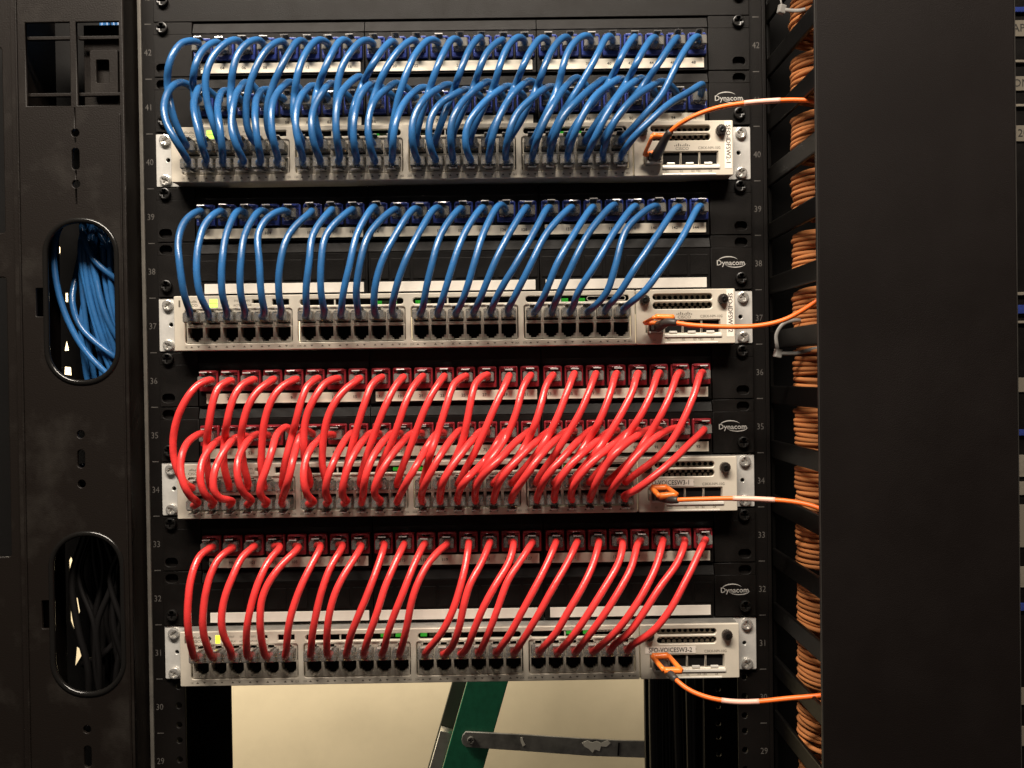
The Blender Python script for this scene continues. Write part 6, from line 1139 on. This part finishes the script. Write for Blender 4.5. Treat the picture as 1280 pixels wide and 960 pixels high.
# ------------------------------------------------------------------ fibre leads and their transceivers
FIBRES = [
    (40, 'top orange fibre lead rising to the right from the topmost switch', (164.3, -48.0, 157.6),
     [(170.4, -54.7, 162.8), (181.1, -61.3, 167.9), (197.7, -66.8, 172.5), (217.0, -72.1, 174.2), (241.7, -77.4, 174.2), (254.4, -82.7, 172.6), (269.8, -88.0, 169.0), (290, -90, 160)], (0.54, 0.71)),
    (37, 'second orange fibre lead curving past the second switch name tape', (163.7, -48.0, 16.5),
     [(177.5, -54.7, 13.5), (194.1, -61.3, 11.7), (210.5, -66.8, 10.8), (226.8, -72.1, 11.2), (242.8, -77.4, 14.7), (255.6, -82.7, 21.7), (268.2, -88.0, 30.8), (285, -90, 42)], None),
    (34, 'third orange fibre lead running straight right from the third switch', (163.8, -48.0, -119.5),
     [(181.7, -55.8, -118.1), (209.9, -63.2, -116.9), (232.0, -69.4, -117.2), (247.7, -75.6, -118.0), (260.1, -81.8, -120.2), (269.4, -88.0, -124.0), (285, -90, -132)], (0.47, 0.68)),
    (31, 'lowest orange fibre lead hanging below the lowest switch', (162.1, -48.0, -252.4),
     [(165.1, -54.7, -255.0), (172.7, -61.3, -260.0), (186.4, -66.8, -264.2), (202.8, -72.1, -265.4), (219.0, -77.4, -263.7), (240.8, -82.7, -259.7), (265.0, -88.0, -255.8), (285, -90, -252)], (0.43, 0.60)),
]
# clip frames: corner points of the orange connector clip (hinge pair, handle pair)
CLIPS = {
    40: dict(hinge=[(150.5, -28, 148.5), (158.5, -30, 150.0)], bar=[(154.5, -44, 159.2), (167.5, -44, 158.2)]),
    37: dict(hinge=[(148.5, -30, 17.0), (158.0, -30, 16.6)], bar=[(155.0, -44, 20.6), (169.0, -44, 20.0)]),
    34: dict(hinge=[(152.5, -30, -112.6), (164.5, -32, -112.2)], bar=[(155.8, -46, -116.8), (169.0, -46, -115.8)]),
    31: dict(hinge=[(151.4, -30, -245.0), (164.0, -30, -244.6)], bar=[(157.6, -46, -250.6), (171.0, -46, -251.0)]),
}
for u, lab, start, pts, sleeve in FIBRES:
    zu = zt(u)
    zc = zu - 30.6
    ordn = {40: 'topmost', 37: 'second', 34: 'third', 31: 'lowest'}[u]
    tr = thing('optical_transceiver', (158.7, -20, zc), 'metal plug-in optical module in the first uplink slot of the %s switch' % ordn, 'transceiver', 'optical modules in the uplink slots')
    plate('housing', rect(152.3, 165.1, zc - 4.6, zc + 4.2), [rect(153.6, 163.8, zc - 3.2, zc + 3.0)], -27, 44, M['port'], tr, 0.2)
    box('front_lip', 153.0, 164.6, -28.2, -26.9, zc - 4.9, zc - 3.3, M['tab'], tr, 0.2)
    box('receptacle', 153.6, 163.8, -24, -10, zc - 3.2, zc + 3.0, M['dark'], tr)
    fb = thing('fibre_lead', (158.7, -28, zc), lab, 'fibre lead', 'orange fibre leads')
    s = Vector(start)
    nxt = Vector(pts[0])
    mid = Vector((160.0, -30, zc + 0.4))
    path = smooth_path(spline([(159, -22, zc), mid, mid.lerp(s, 0.6) + Vector((0, -3, 0)), s] + pts, 2.4), 4)
    tube('cord', path, 1.75, M['orange'], fb, 10)
    boot_path = path[2:14]
    tube('boot', boot_path, lambda t: 4.6 - 2.0 * t, M['boot'], fb, 8)
    box('connector', 153.9, 163.5, -31, -24, zc - 3.0, zc + 2.8, M['boot'], fb, 0.6)
    c = CLIPS[u]
    h0, h1 = [Vector(q) for q in c['hinge']]
    b0, b1 = [Vector(q) for q in c['bar']]
    cl = tube('clip_bar', [b0.lerp(b1, t / 6) for t in range(7)], 2.7 if u < 37 else 2.2, M['clip'], fb, 8)
    tube('clip_hinge', [h0.lerp(h1, t / 6) for t in range(7)], 2.7 if u < 37 else 1.9, M['clip'], cl, 8)
    tube('clip_arm', [h0.lerp(b0, t / 5) for t in range(6)], 2.0 if u < 37 else 1.5, M['clip'], cl, 8)
    tube('clip_arm', [h1.lerp(b1, t / 5) for t in range(6)], 2.0 if u < 37 else 1.5, M['clip'], cl, 8)
    if sleeve:
        n = len(path)
        tube('marker_sleeve', path[int(n * sleeve[0]):int(n * sleeve[1])], 2.0, M['sleeve'], fb, 10)
